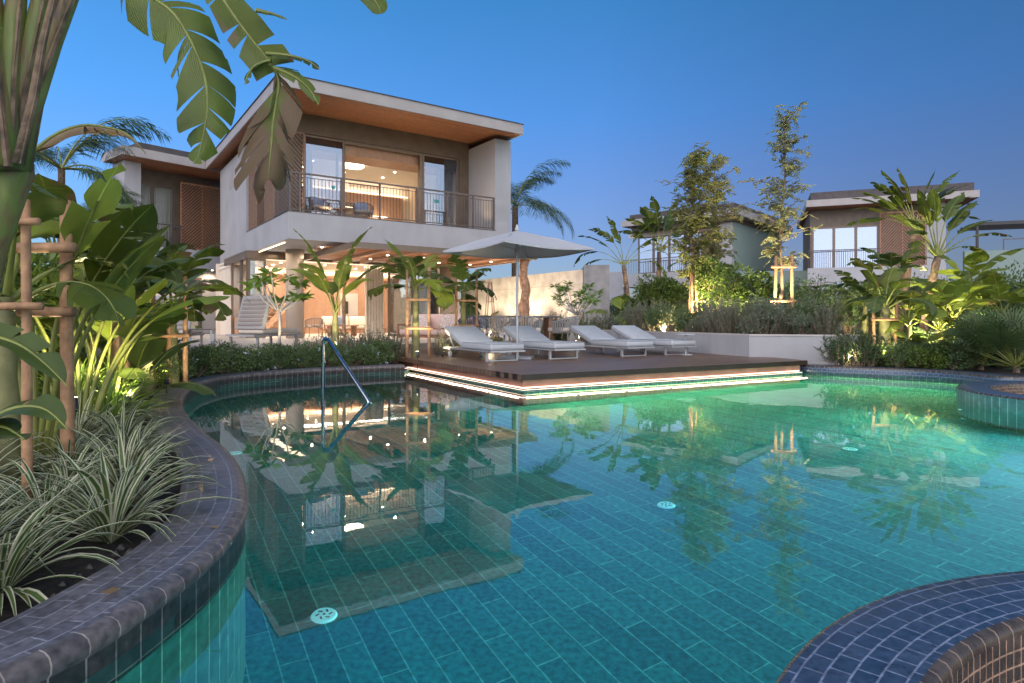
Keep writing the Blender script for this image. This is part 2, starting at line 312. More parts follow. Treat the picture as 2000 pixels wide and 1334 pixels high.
    def build(s, name, mats, parent=None, smooth=False, loc=None):
        me = bpy.data.meshes.new(name); me.from_pydata(s.v, [], s.f)
        for m in (mats if isinstance(mats, (list, tuple)) else [mats]): me.materials.append(m)
        me.polygons.foreach_set('material_index', s.m)
        uvl = me.uv_layers.new(name='UVMap'); uvl.data.foreach_set('uv', np.array(s.uv, dtype=np.float32).ravel())
        if smooth: me.polygons.foreach_set('use_smooth', [True]*len(me.polygons))
        me.update()
        o = bpy.data.objects.new(name, me); sc.collection.objects.link(o)
        if parent: o.parent = parent
        if loc: o.location = loc
        return o
def tag(o, label=None, cat=None, group=None, kind=None):
    if label: o['label'] = label
    if cat: o['category'] = cat
    if group: o['group'] = group
    if kind: o['kind'] = kind
    return o
def thing(name, label, cat, loc=(0, 0, 0), rz=0, group=None):
    o = bpy.data.objects.new(name, None); sc.collection.objects.link(o); o.location = loc; o.rotation_euler = (0, 0, rz)
    o.empty_display_size = .2
    return tag(o, label, cat, group)
def struct(o): o['kind'] = 'structure'; return o
def copy_thing(root, loc, rz, scale=1, label=None, group=None):
    r = root.copy(); sc.collection.objects.link(r); r.location = loc; r.rotation_euler = (0, 0, rz); r.scale = (scale,)*3 if not isinstance(scale, tuple) else scale
    if label: r['label'] = label
    if group: r['group'] = group
    for ch in root.children:
        c = ch.copy(); sc.collection.objects.link(c); c.parent = r
        for g in ch.children:
            d = g.copy(); sc.collection.objects.link(d); d.parent = c
    return r
def point(parent, loc, e, col=(1, .8, .55), r=.05):
    l = bpy.data.lights.new('lamp_light', 'POINT'); l.energy = e; l.color = col; l.shadow_soft_size = r
    o = bpy.data.objects.new('lamp_light', l); sc.collection.objects.link(o); o.location = loc; o.parent = parent; return o
def area(parent, loc, e, sx, sy, col=(1, .8, .55), rot=(0, 0, 0)):
    l = bpy.data.lights.new('panel_light', 'AREA'); l.shape = 'RECTANGLE'; l.size = sx; l.size_y = sy; l.energy = e; l.color = col
    o = bpy.data.objects.new('panel_light', l); sc.collection.objects.link(o); o.location = loc; o.rotation_euler = rot; o.parent = parent; return o
def spot(parent, loc, target, e, ang=70, col=(1, .82, .5), r=.03, blend=.7):
    l = bpy.data.lights.new('spot_light', 'SPOT'); l.energy = e; l.color = col; l.spot_size = R(ang); l.spot_blend = blend; l.shadow_soft_size = r
    o = bpy.data.objects.new('spot_light', l); sc.collection.objects.link(o); o.location = loc
    d = Vector(target)-Vector(loc); o.rotation_euler = d.to_track_quat('-Z', 'Y').to_euler(); o.parent = parent; return o
def downs(parent, c, sx, sy, nx, ny, e, col=(1, .84, .66)):  # downlights put in to fill rooms and canopy with light
    """added ceiling downlights on a grid, filling in light; e is the total strength"""
    k = 5.6*e/(nx*ny)
    for i in range(nx):
        for j in range(ny):
            x = c[0]+sx*((i+.5)/nx-.5); y = c[1]+sy*((j+.5)/ny-.5); b = MB(); b.cyl(x, y, c[2], c[2]+.02, .045, 12); b.build('fill_downlight', M['lampc'], parent)
            spot(parent, (x, y, c[2]-.03), (x, y, c[2]-2), k, 165, col, .04, 1)
def smooth_path(pts, step=.06):
    out = []; n = len(pts); pts = [Vector((p[0], p[1], 0)) for p in pts]
    for i in range(n-1):
        p0 = pts[max(i-1, 0)]; p1 = pts[i]; p2 = pts[i+1]; p3 = pts[min(i+2, n-1)]
        k = max(2, int((p2-p1).length/step))
        for j in range(k):
            t = j/k; out.append(.5*((2*p1)+(-p0+p2)*t+(2*p0-5*p1+4*p2-p3)*t*t+(-p0+3*p1-3*p2+p3)*t**3))
    out.append(pts[-1]); return out
def relax(pts, it=12):
    p = [Vector(q) for q in pts]
    for _ in range(it): p = [p[0]]+[p[i]*.5+(p[i-1]+p[i+1])*.25 for i in range(1, len(p)-1)]+[p[-1]]
    return p
# ================================================================ POOL AND GROUND
WALLZ = -1.3
def PR(px, py, z=WALLZ):
    """point on the pool floor seen through the water surface at this picture position"""
    s_ = P(px, py, 0); d = (s_-Vector((0, 0, H))).normalized(); h = math.hypot(d.x, d.y)/1.33; k = math.sqrt(1-h*h); r_ = -z*h/k
    q = Vector((d.x, d.y, 0)).normalized(); return Vector((s_.x+q.x*r_, s_.y+q.y*r_, z))
cope_px = [(40, 1299), (114, 1266), (193, 1229), (254, 1188), (341, 1131), (405, 1085), (438, 1052), (466, 1015), (479, 985), (479, 955), (471, 916), (452, 887), (430, 864), (403, 846), (376, 822), (358, 798), (355, 776), (368, 759), (390, 747), (430, 736), (500, 728), (600, 721), (700, 716), (790, 712.5)]
cpts = [P(x, y, .17) for x, y in cope_px]
d0 = (cpts[0]-cpts[2]).normalized()
cpts = [cpts[0]+d0*2.6+V(-.5, 0, 0), cpts[0]+d0*1.3+V(-.12, 0, 0)]+cpts
cpath = relax(smooth_path(cpts, .07), 6)
A = V(.13, 8.67, 0); da = V(.867, .498, 0).normalized(); db = V(-da.y, da.x, 0); DR = math.atan2(da.y, da.x)
def dk(a, b, z=0): return A+da*a+db*b+V(0, 0, z)
INS = .10
far_px = [(1560, 711.5), (1600, 714.4), (1680, 717.5), (1740, 719.5), (1800, 722), (1860, 726), (1910, 730.5), (1940, 734)]
fpath = relax(smooth_path([P(x, y, .17) for x, y in far_px]+[V(7.6, 9.2, 0), V(8.6, 8.9, 0), V(10.5, 8.8, 0)], .1), 6)
pool_poly = [V(p.x, p.y, 0) for p in cpath]+[dk(INS, 4.5), dk(INS, INS), dk(6.2, INS), ]+[V(p.x, p.y, 0) for p in fpath]+[V(13, 8.5, 0), V(13, -3, 0), V(-2.5, -3, 0)]
def resample_ok(poly):
    out = [poly[0]]
    for p in poly[1:]:
        if (p-out[-1]).length > .02: out.append(p)
    return out
pool_poly = resample_ok(pool_poly)
# pool basin
mb = MB(); mb.face([(p.x, p.y, WALLZ) for p in pool_poly])
# triangulated below by bmesh: an n-gon is fine for a flat floor but is concave, so fill it
def fill_poly(name, loops, z, m, uv=False):
    bm = bmesh.new(); es = []
    for lp in loops:
        vs = [bm.verts.new((p[0], p[1], z)) for p in lp]
        es += [bm.edges.new((vs[i], vs[(i+1) % len(vs)])) for i in range(len(vs))]
    bmesh.ops.triangle_fill(bm, use_beauty=True, use_dissolve=False, edges=es)
    bmesh.ops.recalc_face_normals(bm, faces=bm.faces)
    if bm.faces and sum(f.normal.z*f.calc_area() for f in bm.faces) < 0: bmesh.ops.reverse_faces(bm, faces=bm.faces)
    me = bpy.data.meshes.new(name); bm.to_mesh(me); bm.free(); me.materials.append(m)
    o = bpy.data.objects.new(name, me); sc.collection.objects.link(o); return o
basin = struct(fill_poly('pool_floor', [pool_poly], WALLZ, M['pool_floor']))
def wall_strip(name, pts, z0, z1, m, closed=True, flip=False):
    b = MB(); u = 0; n = len(pts)
    for i in range(n if closed else n-1):
        a, c = pts[i], pts[(i+1) % n]; l = (c-a).length
        q = [V(a.x, a.y, z0), V(c.x, c.y, z0), V(c.x, c.y, z1), V(a.x, a.y, z1)]; uv = [(u, z0), (u+l, z0), (u+l, z1), (u, z1)]
        b.face(q, 0, uv); u += l
    return b.build(name, m)
struct(wall_strip('pool_wall', pool_poly, WALLZ, .05, M['pool_wall']))
# water
mw, t, b_ = nt('pool water'); t.nodes.remove(b_); o_ = t.nodes['Material Output']
tr = node(t, 'ShaderNodeBsdfRefraction'); tr.inputs[0].default_value = (.80, .98, 1, 1); tr.inputs['Roughness'].default_value = 0; tr.inputs['IOR'].default_value = 1.33; t_water = tr
gl = node(t, 'ShaderNodeBsdfGlossy'); gl.inputs['Roughness'].default_value = .0; gl.inputs[0].default_value = (1, 1, 1, 1)
fr = node(t, 'ShaderNodeFresnel'); fr.inputs[0].default_value = 1.6
tc = node(t, 'ShaderNodeTexCoord'); nz = node(t, 'ShaderNodeTexNoise', Scale=2.2, Detail=2); nz2 = node(t, 'ShaderNodeTexNoise', Scale=9, Detail=2)
t.links.new(tc.outputs['Object'], nz.inputs['Vector']); t.links.new(tc.outputs['Object'], nz2.inputs['Vector'])
ad = node(t, 'ShaderNodeMath', operation='MULTIPLY_ADD'); ad.inputs[1].default_value = .15; t.links.new(nz2.outputs[0], ad.inputs[0]); t.links.new(nz.outputs[0], ad.inputs[2])
bp = node(t, 'ShaderNodeBump', Strength=.015, Distance=.06); t.links.new(ad.outputs[0], bp.inputs['Height'])
t.links.new(bp.outputs[0], gl.inputs['Normal']); t.links.new(bp.outputs[0], tr.inputs['Normal']); t.links.new(bp.outputs[0], fr.inputs['Normal'])
mx = node(t, 'ShaderNodeMixShader'); t.links.new(fr.outputs[0], mx.inputs[0]); t.links.new(tr.outputs[0], mx.inputs[1]); t.links.new(gl.outputs[0], mx.inputs[2]); t.links.new(mx.outputs[0], o_.inputs['Surface'])
struct(fill_poly('water', [pool_poly], 0.0, mw))
# coping sweep
def sweep(name, path, prof, mats, midx, closed=False, width_uv=None, parent=None):
    """prof: (offset away from the pool, z); left-hand side of the travel direction is the outside"""
    b = MB(); n = len(path); nor = []; u = [0]
    for i in range(n):
        if closed: d = path[(i+1) % n]-path[i-1]
        else: d = path[min(i+1, n-1)]-path[max(i-1, 0)]
        d = V(d.x, d.y, 0).normalized(); nor.append(V(-d.y, d.x, 0))
        if i: u.append(u[-1]+(path[i]-path[i-1]).length)
    vv = [0]
    for k in range(1, len(prof)): vv.append(vv[-1]+math.hypot(prof[k][0]-prof[k-1][0], prof[k][1]-prof[k-1][1]))
    for i in range(n if closed else n-1):
        j = (i+1) % n; uj = u[j] if j else u[-1]+(path[0]-path[-1]).length
        for k in range(len(prof)-1):
            q = []
            for ii, kk in ((i, k), (i, k+1), (j, k+1), (j, k)):
                p = path[ii]+nor[ii]*prof[kk][0]; q.append(V(p.x, p.y, prof[kk][1]))
            uv = [(u[i], vv[k]), (u[i], vv[k+1]), (uj, vv[k+1]), (uj, vv[k])]
            b.face(q, midx[k], uv)
    o = b.build(name, mats, parent)
    bm = bmesh.new(); bm.from_mesh(o.data); bmesh.ops.remove_doubles(bm, verts=bm.verts, dist=.0005); bmesh.ops.recalc_face_normals(bm, faces=bm.faces); bm.to_mesh(o.data); bm.free()
    for p in o.data.polygons: p.use_smooth = midx[0] != 99
    return o
prof = [(0, -.03), (-.0, .105), (-.012, .118), (-.014, .14), (-.006, .158), (.012, .168), (.035, .170), (.285, .170), (.29, .165), (.29, -.05)]
midx = [0, 1, 1, 1, 1, 1, 2, 1, 0]
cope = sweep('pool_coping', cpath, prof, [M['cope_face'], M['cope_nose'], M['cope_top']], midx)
tag(cope, 'wavy dark slate mosaic coping with rounded edge along the left side of the pool', 'coping')
proff = [(0, -.03), (0, .14), (.01, .165), (.03, .17), (.34, .17), (.34, -.05)]
fc = sweep('pool_coping', fpath, proff, [M['cope_face'], M['ring_nose'], M['ring_top']], [2, 1, 1, 2, 0])
tag(fc, 'narrow sky tinted mosaic coping along the far right edge of the pool', 'coping')
def ring(cx, cy, ro, ri, label, wall_m, cat='planter ring', bottom=-.6, ax=1.0):
    path = [V(cx+math.cos(a)*ro*ax, cy+math.sin(a)*ro, 0) for a in [-2*PI*k/96 for k in range(96)]]
    wd = ro-ri
    # travel clockwise: left-hand side is outward, so offsets are negative towards the centre
    pr = [(0, WALLZ), (0, .03), (0, .15), (-.008, .165), (-.02, .17), (-wd+.03, .17), (-wd+.012, .166), (-wd+.003, .155), (-wd, .14), (-wd, bottom)]
    o = sweep('ring_wall', path, pr, [wall_m, M['ring_nose'], M['ring_top'], M['ring_in']], [0, 0, 1, 1, 2, 1, 1, 1, 3], closed=True)
    tag(o, label, cat); return o
NR = (1.95, .45)
ring(NR[0], NR[1], 1.69, 1.40, 'large sky tinted mosaic ring wall with brown inner tiles in the near corner of the pool', M['cope_face'], 'pool ring')
ring(6.9, 7.15, 1.55, 1.2, 'far sky tinted mosaic ring wall with green lit outer tiles at the right end of the pool', M['pool_wall'], 'pool ring')
for c, r in ((NR, 1.42), ((6.9, 7.15), 1.22)):
    q = MB(); q.disc((c[0], c[1], -.55), r, 48); struct(q.build('basin_floor', M['ring_in']))
# connection piece of far ring to edge is covered by coping; ground
hole = []
for p in pool_poly: hole.append(p)
def offset_out(path, d):
    out = []
    for i in range(len(path)):
        t_ = path[min(i+1, len(path)-1)]-path[max(i-1, 0)]; t_ = V(t_.x, t_.y, 0).normalized(); out.append(path[i]+V(-t_.y, t_.x, 0)*d)
    return out
G = 250
hole2 = resample_ok([V(p.x, p.y, 0) for p in offset_out(cpath, .18)]+[dk(.4, 4.5), dk(.4, .4), dk(6.2, .4)]+[V(p.x, p.y, 0) for p in offset_out(fpath, .15)]+[V(13.1, 8.6, 0), V(13.1, -3.1, 0), V(-2.7, -3.1, 0)])
gr = fill_poly('ground', [[(-G, -G), (G, -G), (G, G), (-G, G)], hole2], .10, M['soil']); struct(gr)
# ================================================================ DECK
# deck polygon in its own frame: front edge a 0..6.1, left edge b 0..4.6
BW = dk(6.25, 0)
dko = thing('timber_deck', 'brown timber deck cantilevered over the pool with glowing light strip below', 'deck', A, DR)
b = MB(); b.prism([(0, 0), (6.15, 0), (6.6, 1.4), (6.2, 8.5), (-.05, 8.5), (-.05, 4.9)], .172, .252); b.build('deck_board', M['deck'], dko)
b = MB(); b.box(.05, 6.0, .05, .09, .05, .171); b.box(.05, .09, .09, 4.9, .05, .171); b.build('fascia', M['copper'], dko)
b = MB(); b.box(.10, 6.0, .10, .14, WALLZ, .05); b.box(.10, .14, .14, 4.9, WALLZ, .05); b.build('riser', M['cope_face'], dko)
b = MB(); b.tube([(.035, 4.75, .066), (.035, .035, .066), (5.95, .035, .066)], .008, 8); b.tube([(.045, 4.75, .034), (.045, .045, .034), (6.05, .045, .034)], .003, 8)
b.build('light_strip', M['led'], dko)
for k in range(7): area(dko, (.5+k*.9, -.0, .07), .35, .85, .03, (1, .72, .5), (R(-60), 0, 0))
for k in range(5): area(dko, (-.0, .5+k*.9, .07), .5, .03, .85, (1, .72, .5), (0, R(60), 0))
# underwater steps beside the deck
for k in range(3):
    z = -.16-.24*k; s = MB(); s.box(-.42*(k+1), -.42*k+.1, .3, 3.4, WALLZ, z)
    o = s.build('pool_step', M['pool_wall'], None); o.location = A; o.rotation_euler = (0, 0, DR)
    tag(o, ['upper submerged pool step against the left side of the deck', 'middle submerged pool step left of the deck', 'lowest submerged pool step left of the deck'][k], 'pool step', 'submerged pool steps')
# handrail
hr = thing('handrail', 'bent steel pool handrail rising from the water, sloping face reflecting blue sky', 'handrail', (0, 0, 0))
p0 = D(631, 664, 8.55); p1 = D(718, 785, 7.75)
b = MB(); r_ = .026
b.tube([V(p0.x, p0.y, WALLZ), V(p0.x, p0.y, .66), V(p0.x+.01, p0.y-.01, .72), V(p0.x+.04, p0.y-.03, .755), V(p0.x+.09, p0.y-.08, .74), V(p1.x, p1.y, .02), V(p1.x+.05, p1.y-.05, -.06), V(p1.x+.05, p1.y-.05, WALLZ)], r_, 12)
b.build('rail', M['steel'], hr, True)
b = MB(); b.cyl(p0.x, p0.y, WALLZ, WALLZ+.02, .06); b.cyl(p1.x+.05, p1.y-.05, WALLZ, WALLZ+.02, .06); b.build('flange', M['steel'], hr)
# pool floor drains
for i, (px, py, lab) in enumerate(((633, 1203, 'nearest round drain cover on the pool floor, largest in view'), (1301, 987, 'round drain cover on the pool floor in the middle of the pool'), (1660, 877, 'round drain cover on the pool floor under the bright cyan glow'), (458, 885, 'round drain cover on the pool floor beside the left coping'), (1890, 818, 'round drain cover on the pool floor in front of the far ring wall'))):
    p = PR(px, py); dr = thing('drain_cover', lab, 'drain', (p.x, p.y, WALLZ), 0, 'round drain covers on the pool floor')
    b = MB(); b.cyl(0, 0, .001, .018, .068, 32, r1=.06); b.build('cover', M['drain'], dr)
    b = MB()
    for k in range(6): a = k*PI/3; b.bar((math.cos(a)*.025, math.sin(a)*.025, .0185), (math.cos(a+.5)*.042, math.sin(a+.5)*.042, .0185), .009, .003)
    b.cyl(0, 0, .018, .021, .007, 12); b.build('slot', M['drain_d'], dr)
# added fill lights: long strips set along the pool walls
def pool_fill_strip(p0, p1, e, col, lab, h=.06, z=-.12, face=1):
    p0, p1 = Vector(p0), Vector(p1); d = p1-p0; ln = d.length; c = (p0+p1)/2; t_ = thing('pool_light', lab, 'pool light', (c.x, c.y, z), math.atan2(d.y, d.x), 'added underwater fill lights along the pool walls')
    b = MB(); b.box(-ln/2, ln/2, -.01, .01, -h/2, h/2); b.build('rim', M['steel'], t_); b = MB(); b.box(-ln/2+.01, ln/2-.01, -.009, .009, -h/2-.003, -h/2-.001); b.build('lens', M['poolled'], t_)
    area(t_, (0, -face*.08, 0), e, ln, h, col, (-R(6)*face, 0, 0))
pool_fill_strip(dk(.3, .05), dk(5.8, .05), 80, (.85, 1, .34), 'added underwater fill strip below the front edge of the deck')
pool_fill_strip(dk(.05, 4.2), dk(.05, 3.5), 2, (.6, .9, .6), 'added underwater fill strip below the left edge of the deck')
pool_fill_strip(fpath[6]-V(0, .07, 0), fpath[24]-V(0, .07, 0), 34, (1, 1, .35), 'added underwater fill strip along the far right pool wall')
def pool_fill_panel(p0, p1, rz, e, col, lab):  # unseen panels added to light the pool floor evenly
    c = (Vector(p0)+Vector(p1))/2; ln = (Vector(p1)-Vector(p0)).length; t_ = thing('pool_light', lab, 'pool light', (c.x, c.y, -.35), rz, 'added underwater fill lights along the pool walls')
    b = MB(); b.box(-ln/2, ln/2, -.01, .01, -.13, .13); b.build('lens', M['poolled'], t_); area(t_, (0, .02, 0), e, ln, .24, col, (R(90), 0, 0))
pool_fill_panel((12.97, 8, 0), (12.97, -2, 0), R(-90)-PI*0+PI, 560, (.3, .95, .95), 'added long underwater fill panel out of view far to the right')
pool_fill_panel((-1.9, -2.97, 0), (12, -2.97, 0), 0, 110, (.15, .85, .95), 'added long underwater fill panel out of view behind the camera')
for i0, i1, e_ in ((8, 14, 4), (17, 24, 4), (27, 33, 4)):
    q0, q1 = cpath[i0], cpath[i1]; dd = (q1-q0).normalized(); nn = V(dd.y, -dd.x, 0)
    pool_fill_strip(q0+nn*.10, q1+nn*.10, e_, (.12, .75, 1), 'added underwater fill strip along the left coping wall, number %s from the near end' % {8: 'one', 17: 'two', 27: 'three'}[i0], face=1)
def pool_spot(loc, tgt, e, col, lab, r=.05):
    t_ = thing('pool_light', lab, 'pool light', loc, 0, 'round underwater pool lamps'); d = (Vector(tgt)-Vector(loc)).normalized()
    b = MB(); b.tube([-d*.03, d*.01], .05, 20); b.build('rim', M['steel'], t_); b = MB(); b.tube([d*.011, d*.016], .02, 20); b.build('lens', M['poolled'], t_)
    spot(t_, d*.05, d*3, e, 150, col, r, 1)
pool_spot((5.62, 6.35, -.5), (3.4, 5.2, -1.0), 170, (.5, 1, .95), 'round underwater lamp in the near side of the far ring wall', .008)
pool_spot((5.30, 7.5, -.45), (2.8, 7.6, -1.0), 130, (.65, 1, .55), 'round underwater lamp in the left side of the far ring wall', .008)
# ================================================================ MAIN VILLA (frame: u along the front, v to the back)
C0 = V(-6.8, 19.3, 0); VR = R(34.6)
cu = V(math.cos(VR), math.sin(VR), 0); cv = V(-cu.y, cu.x, 0)
def VL(u, v, z=0): return C0+cu*u+cv*v+V(0, 0, z)
TZ = .36
# terrace paving
b = MB(); pts = [(-9, 4.5), (-7.5, -3.6), (-2.2, -5.4), (2.2, -4.2), (3.6, -3.4), (4.6, -3.4), (6.5, -4.6), (9.5, -4.6), (12.5, -1.8), (14, 12), (-12, 12)]
b.prism(pts, .1, TZ); tr_ = struct(b.build('terrace', M['terrace'])); tr_.location = C0; tr_.rotation_euler = (0, 0, VR)
vil = thing('villa', 'large white two storey villa with overhanging timber soffit roof and lit balcony room', 'house', C0, VR)
def part(name, mats, f, parent=vil, smooth=False):
    b = MB(); f(b); return b.build(name, mats, parent, smooth)
ZB, ZT, RT = 3.48, 4.31, 8.15
# roof: top slab, fascia, soffit
rf = part('roof', [M['fascia'], M['roofdark']], lambda b: (b.box(-.48, 8.15, -.85, 11.9, 8.02, 8.15), b.box(-.50, 8.17, -.87, -.80, 7.78, 8.02), b.box(-.50, -.44, -.80, 11.9, 7.78, 8.02), b.box(8.11, 8.17, -.8, 11.9, 7.78, 8.02), b.box(-.52, 8.19, -.89, 11.92, 8.15, 8.165, 1)))
b = MB()
q = [(-.44, -.80, 7.80), (8.11, -.80, 7.80), (8.11, 1.0, 8.0), (.5, 1.0, 8.0)]
b.face(q); b.face([(-.44, -.80, 7.80), (.5, 1.0, 8.0), (.5, 11.9, 8.0), (-.44, 11.9, 7.80)]); b.face([(.5, 1.0, 8.0), (8.11, 1, 8.0), (8.11, 11.9, 8.0), (.5, 11.9, 8.0)])
b.build('soffit', M['soffit'], rf)
# upper storey white slab band and fins
def upper(b):
    b.box(0, 8.2, 0, .16, ZB, ZT); b.box(0, .16, .16, 10.9, ZB, ZT)          # parapet band front, left
    b.box(0, .22, 5.72, 10.9, ZT, 7.62)                                       # solid left wall
    b.box(.16, 8.2, .16, 10.9, ZB, ZB+.12)                                    # underside slab
    b.box(7.5, 8.2, 0.0, 10.9, ZT, 7.74)                                      # right fin
    b.box(7.5, 8.2, .16, 10.9, ZB+.12, ZT)
    b.box(.22, 7.5, 10.7, 10.9, ZT, 7.9)
part('upper_wall', M['white'], upper)
part('wall_vent', M['fascia'], lambda b: (b.box(-.012, -.002, 8.25, 8.95, 6.45, 7.0), b.box(-.016, -.013, 8.35, 8.85, 6.5, 6.95)))
part('balcony_floor', M['terrace'], lambda b: b.box(.16, 7.5, .16, 10.6, 4.2, 4.26))
# sill trim
part('parapet_cap', M['rail'], lambda b: (b.box(-.015, 7.52, -.015, .1, ZT, ZT+.02), b.box(-.015, .1, .1, 5.7, ZT, ZT+.02)))
# front wall of upper storey v = 1.92
FV = 1.92
def fwall(b):
    b.box(.14, 7.5, FV, FV+.15, 7.32, 7.99); b.box(7.08, 7.5, FV, FV+.15, 4.26, 7.32)
    b.box(.14, 1.0, FV+.05, FV+.15, 4.26, 7.32)
    b.box(.18, .26, FV, 5.72, 4.26, 7.99)
part('bronze_wall', M['dark'], fwall)
def louvre(b, O, X, wd, z0, z1, n=None, sl=1, step=.11, th=.03, chev=False):
    """diagonal slats in a frame; O origin, X unit direction in plan"""
    O = Vector(O); X = Vector(X); nrm = V(-X.y, X.x, 0)
    def q(a, z, o=0): return O+X*a+nrm*o+V(0, 0, z)
    for a in (0, wd): b.bar(q(a, z0), q(a, z1), .05, .06)
    for z in (z0, z1): b.bar(q(0, z), q(wd, z), .05, .06)
    h = z1-z0
    secs = [(0, wd/2, 1), (wd/2, wd, -1)] if chev else [(0, wd, sl)]
    for (a0, a1, s_) in secs:
        ww = a1-a0; k = -ww
        if chev: b.bar(q(a1, z0, .01), q(a1, z1, .01), .03, .04)
        while k < h:
            za, zb = k, k+ww                     # slat rises ww over the width
            t0 = max(0, -za/ww) if za < 0 else 0; t1 = min(1, (h-za)/ww)
            if t1-t0 > .03:
                xa, xb = (a0+ww*t0, a0+ww*t1) if s_ > 0 else (a1-ww*t0, a1-ww*t1)
                b.bar(q(xa, z0+za+ww*t0), q(xb, z0+za+ww*t1), .035, th)
            k += step
for k in range(3):
    part('louvre_panel', M['louvre_d'], lambda b: louvre(b, (.10, 1.98+k*1.24, 0), (0, 1, 0), 1.2, 4.36, 7.9, sl=-1 if k % 2 else 1, step=.15))
part('louvre_panel', M['louvre_d'], lambda b: louvre(b, (.16, FV-.06, 0), (1, 0, 0), .86, 4.36, 7.28, sl=-1, step=.15))
# upper glazing
def frame_rect(b, u0, u1, z0, z1, v, t_=.07, d=.08): b.box(u0, u0+t_, v, v+d, z0, z1); b.box(u1-t_, u1, v, v+d, z0, z1); b.box(u0+t_, u1-t_, v, v+d, z1-t_, z1); b.box(u0+t_, u1-t_, v, v+d, z0, z0+t_)
wf = part('sliding_window', M['bronze'], lambda b: (frame_rect(b, 1.04, 2.46, 4.27, 7.3, FV+.02), frame_rect(b, 2.2, 2.52, 4.27, 7.3, FV+.11)))
part('pane', M['mirror'], lambda b: b.box(1.11, 2.39, FV+.05, FV+.06, 4.34, 7.23), wf)
wf = part('sliding_window', M['bronze'], lambda b: (frame_rect(b, 5.5, 7.06, 4.27, 7.3, FV+.02), b.box(5.38, 5.49, FV+.02, FV+.2, 4.27, 7.3)))
part('pane', M['mirror'], lambda b: b.box(5.57, 6.99, FV+.05, FV+.06, 4.34, 7.23), wf)
part('window_head', M['bronze'], lambda b: b.box(2.47, 5.37, FV+.02, FV+.2, 7.2, 7.31))
# upper room
def room(b):
    b.box(.3, 7.48, 7.2, 7.3, 4.27, 7.3)
    b.box(7.42, 7.49, FV+.2, 7.2, 4.27, 7.3); b.box(.27, .33, FV+.2, 7.2, 4.27, 7.3)
up_room = part('room_wall', M['plaster_in'], room)
part('room_ceiling', M['ceil_in'], lambda b: b.box(.33, 7.42, 3.3, 6.6, 7.02, 7.12))
part('ceiling_beam', M['woodin'], lambda b: (b.box(.33, 7.42, 2.2, 3.29, 6.88, 7.3), b.box(.33, 7.42, 6.62, 7.18, 7.12, 7.3)))
part('wood_wall', M['woodin'], lambda b: (b.box(2.2, 7.0, 7.0, 7.19, 4.27, 6.55), b.box(2.2, 3.2, 6.3, 6.99, 4.27, 6.2)))
part('wardrobe', [M['dark'], M['shelfled'], M['woodin']], lambda b: (b.box(3.9, 5.3, 6.9, 6.99, 4.3, 6.1), [b.box(3.95, 5.25, 6.75, 6.89, 4.6+k*.32, 4.62+k*.32, 2) for k in range(5)], [b.box(3.98, 5.22, 6.8, 6.81, 4.595+k*.32-.012, 4.597+k*.32, 1) for k in range(1, 5)], [b.box(5.45, 6.1, 6.6, 6.9, 4.7+k*.42, 4.73+k*.42, 1) for k in range(3)]))
part('cove_light', M['cove'], lambda b: b.box(.4, 7.3, 7.08, 7.11, 6.62, 6.66))
part('air_grille', M['taupe'], lambda b: [b.box(4.3, 5.7, 6.585, 6.598, 6.72+k*.05, 6.745+k*.05) for k in range(4)])
cl = part('ceiling_lamp', M['black'], lambda b: b.cyl(3.45, 3.7, 6.97, 7.02, .40, 32)); part('diffuser', M['lampc'], lambda b: b.cyl(3.45, 3.7, 6.86, 6.969, .38, 32), cl)
downs(vil, (3.7, 4.8, 6.99), 5.0, 2.4, 3, 2, 62); area(vil, (3.8, 6.8, 6.66), 22, 6.4, .15, (1, .84, .66), (R(150), 0, 0)); area(vil, (3.8, 8.3, 3.02), 26, 7, .12, (1, .84, .66), (R(150), 0, 0)); area(vil, (3.8, 4.45, 3.02), 20, 7, .1, (1, .84, .66), (R(205), 0, 0))
def curtain(b, u0, u1, v, z0, z1, amp=.05, wl=.12, ax=0):
    n = max(4, int((u1-u0)/wl*6))
    for i in range(n):
        a, c = u0+(u1-u0)*i/n, u0+(u1-u0)*(i+1)/n; ya, yc = v+amp*math.sin(a/wl*2*PI), v+amp*math.sin(c/wl*2*PI)
        if ax: b.face([(ya, a, z0), (yc, c, z0), (yc, c, z1), (ya, a, z1)])
        else: b.face([(a, ya, z0), (c, yc, z0), (c, yc, z1), (a, ya, z1)])
part('curtain', M['curtain'], lambda b: curtain(b, 6.25, 7.0, FV+.35, 4.28, 7.25), smooth=True)
part('curtain', M['curtain'], lambda b: curtain(b, 1.15, 1.45, FV+.35, 4.28, 7.25), smooth=True)
# railing
rl = part('balcony_railing', M['rail'], lambda b: (b.box(.03, 7.5, .03, .08, 5.5, 5.55), b.box(.03, .08, .08, 1.9, 5.5, 5.55), b.box(.03, 7.5, .04, .07, 5.40, 5.42), b.box(.04, .07, .08, 1.9, 5.40, 5.42), b.box(.03, 7.5, .035, .075, 4.38, 4.41), b.box(.035, .075, .08, 1.9, 4.38, 4.41)))
part('balusters', M['rail'], lambda b: ([b.box(.12+k*.115, .134+k*.115, .048, .062, 4.41, 5.40) for k in range(64)], [b.box(.048, .062, .17+k*.115, .184+k*.115, 4.41, 5.40) for k in range(15)]), rl)
for u_ in (.03, .33, 1.65, 2.95, 4.3, 5.5, 6.55, 7.44): part('railing_post', M['rail'], lambda b: b.box(u_, u_+.05, .02, .09, 4.31, 5.5), rl)
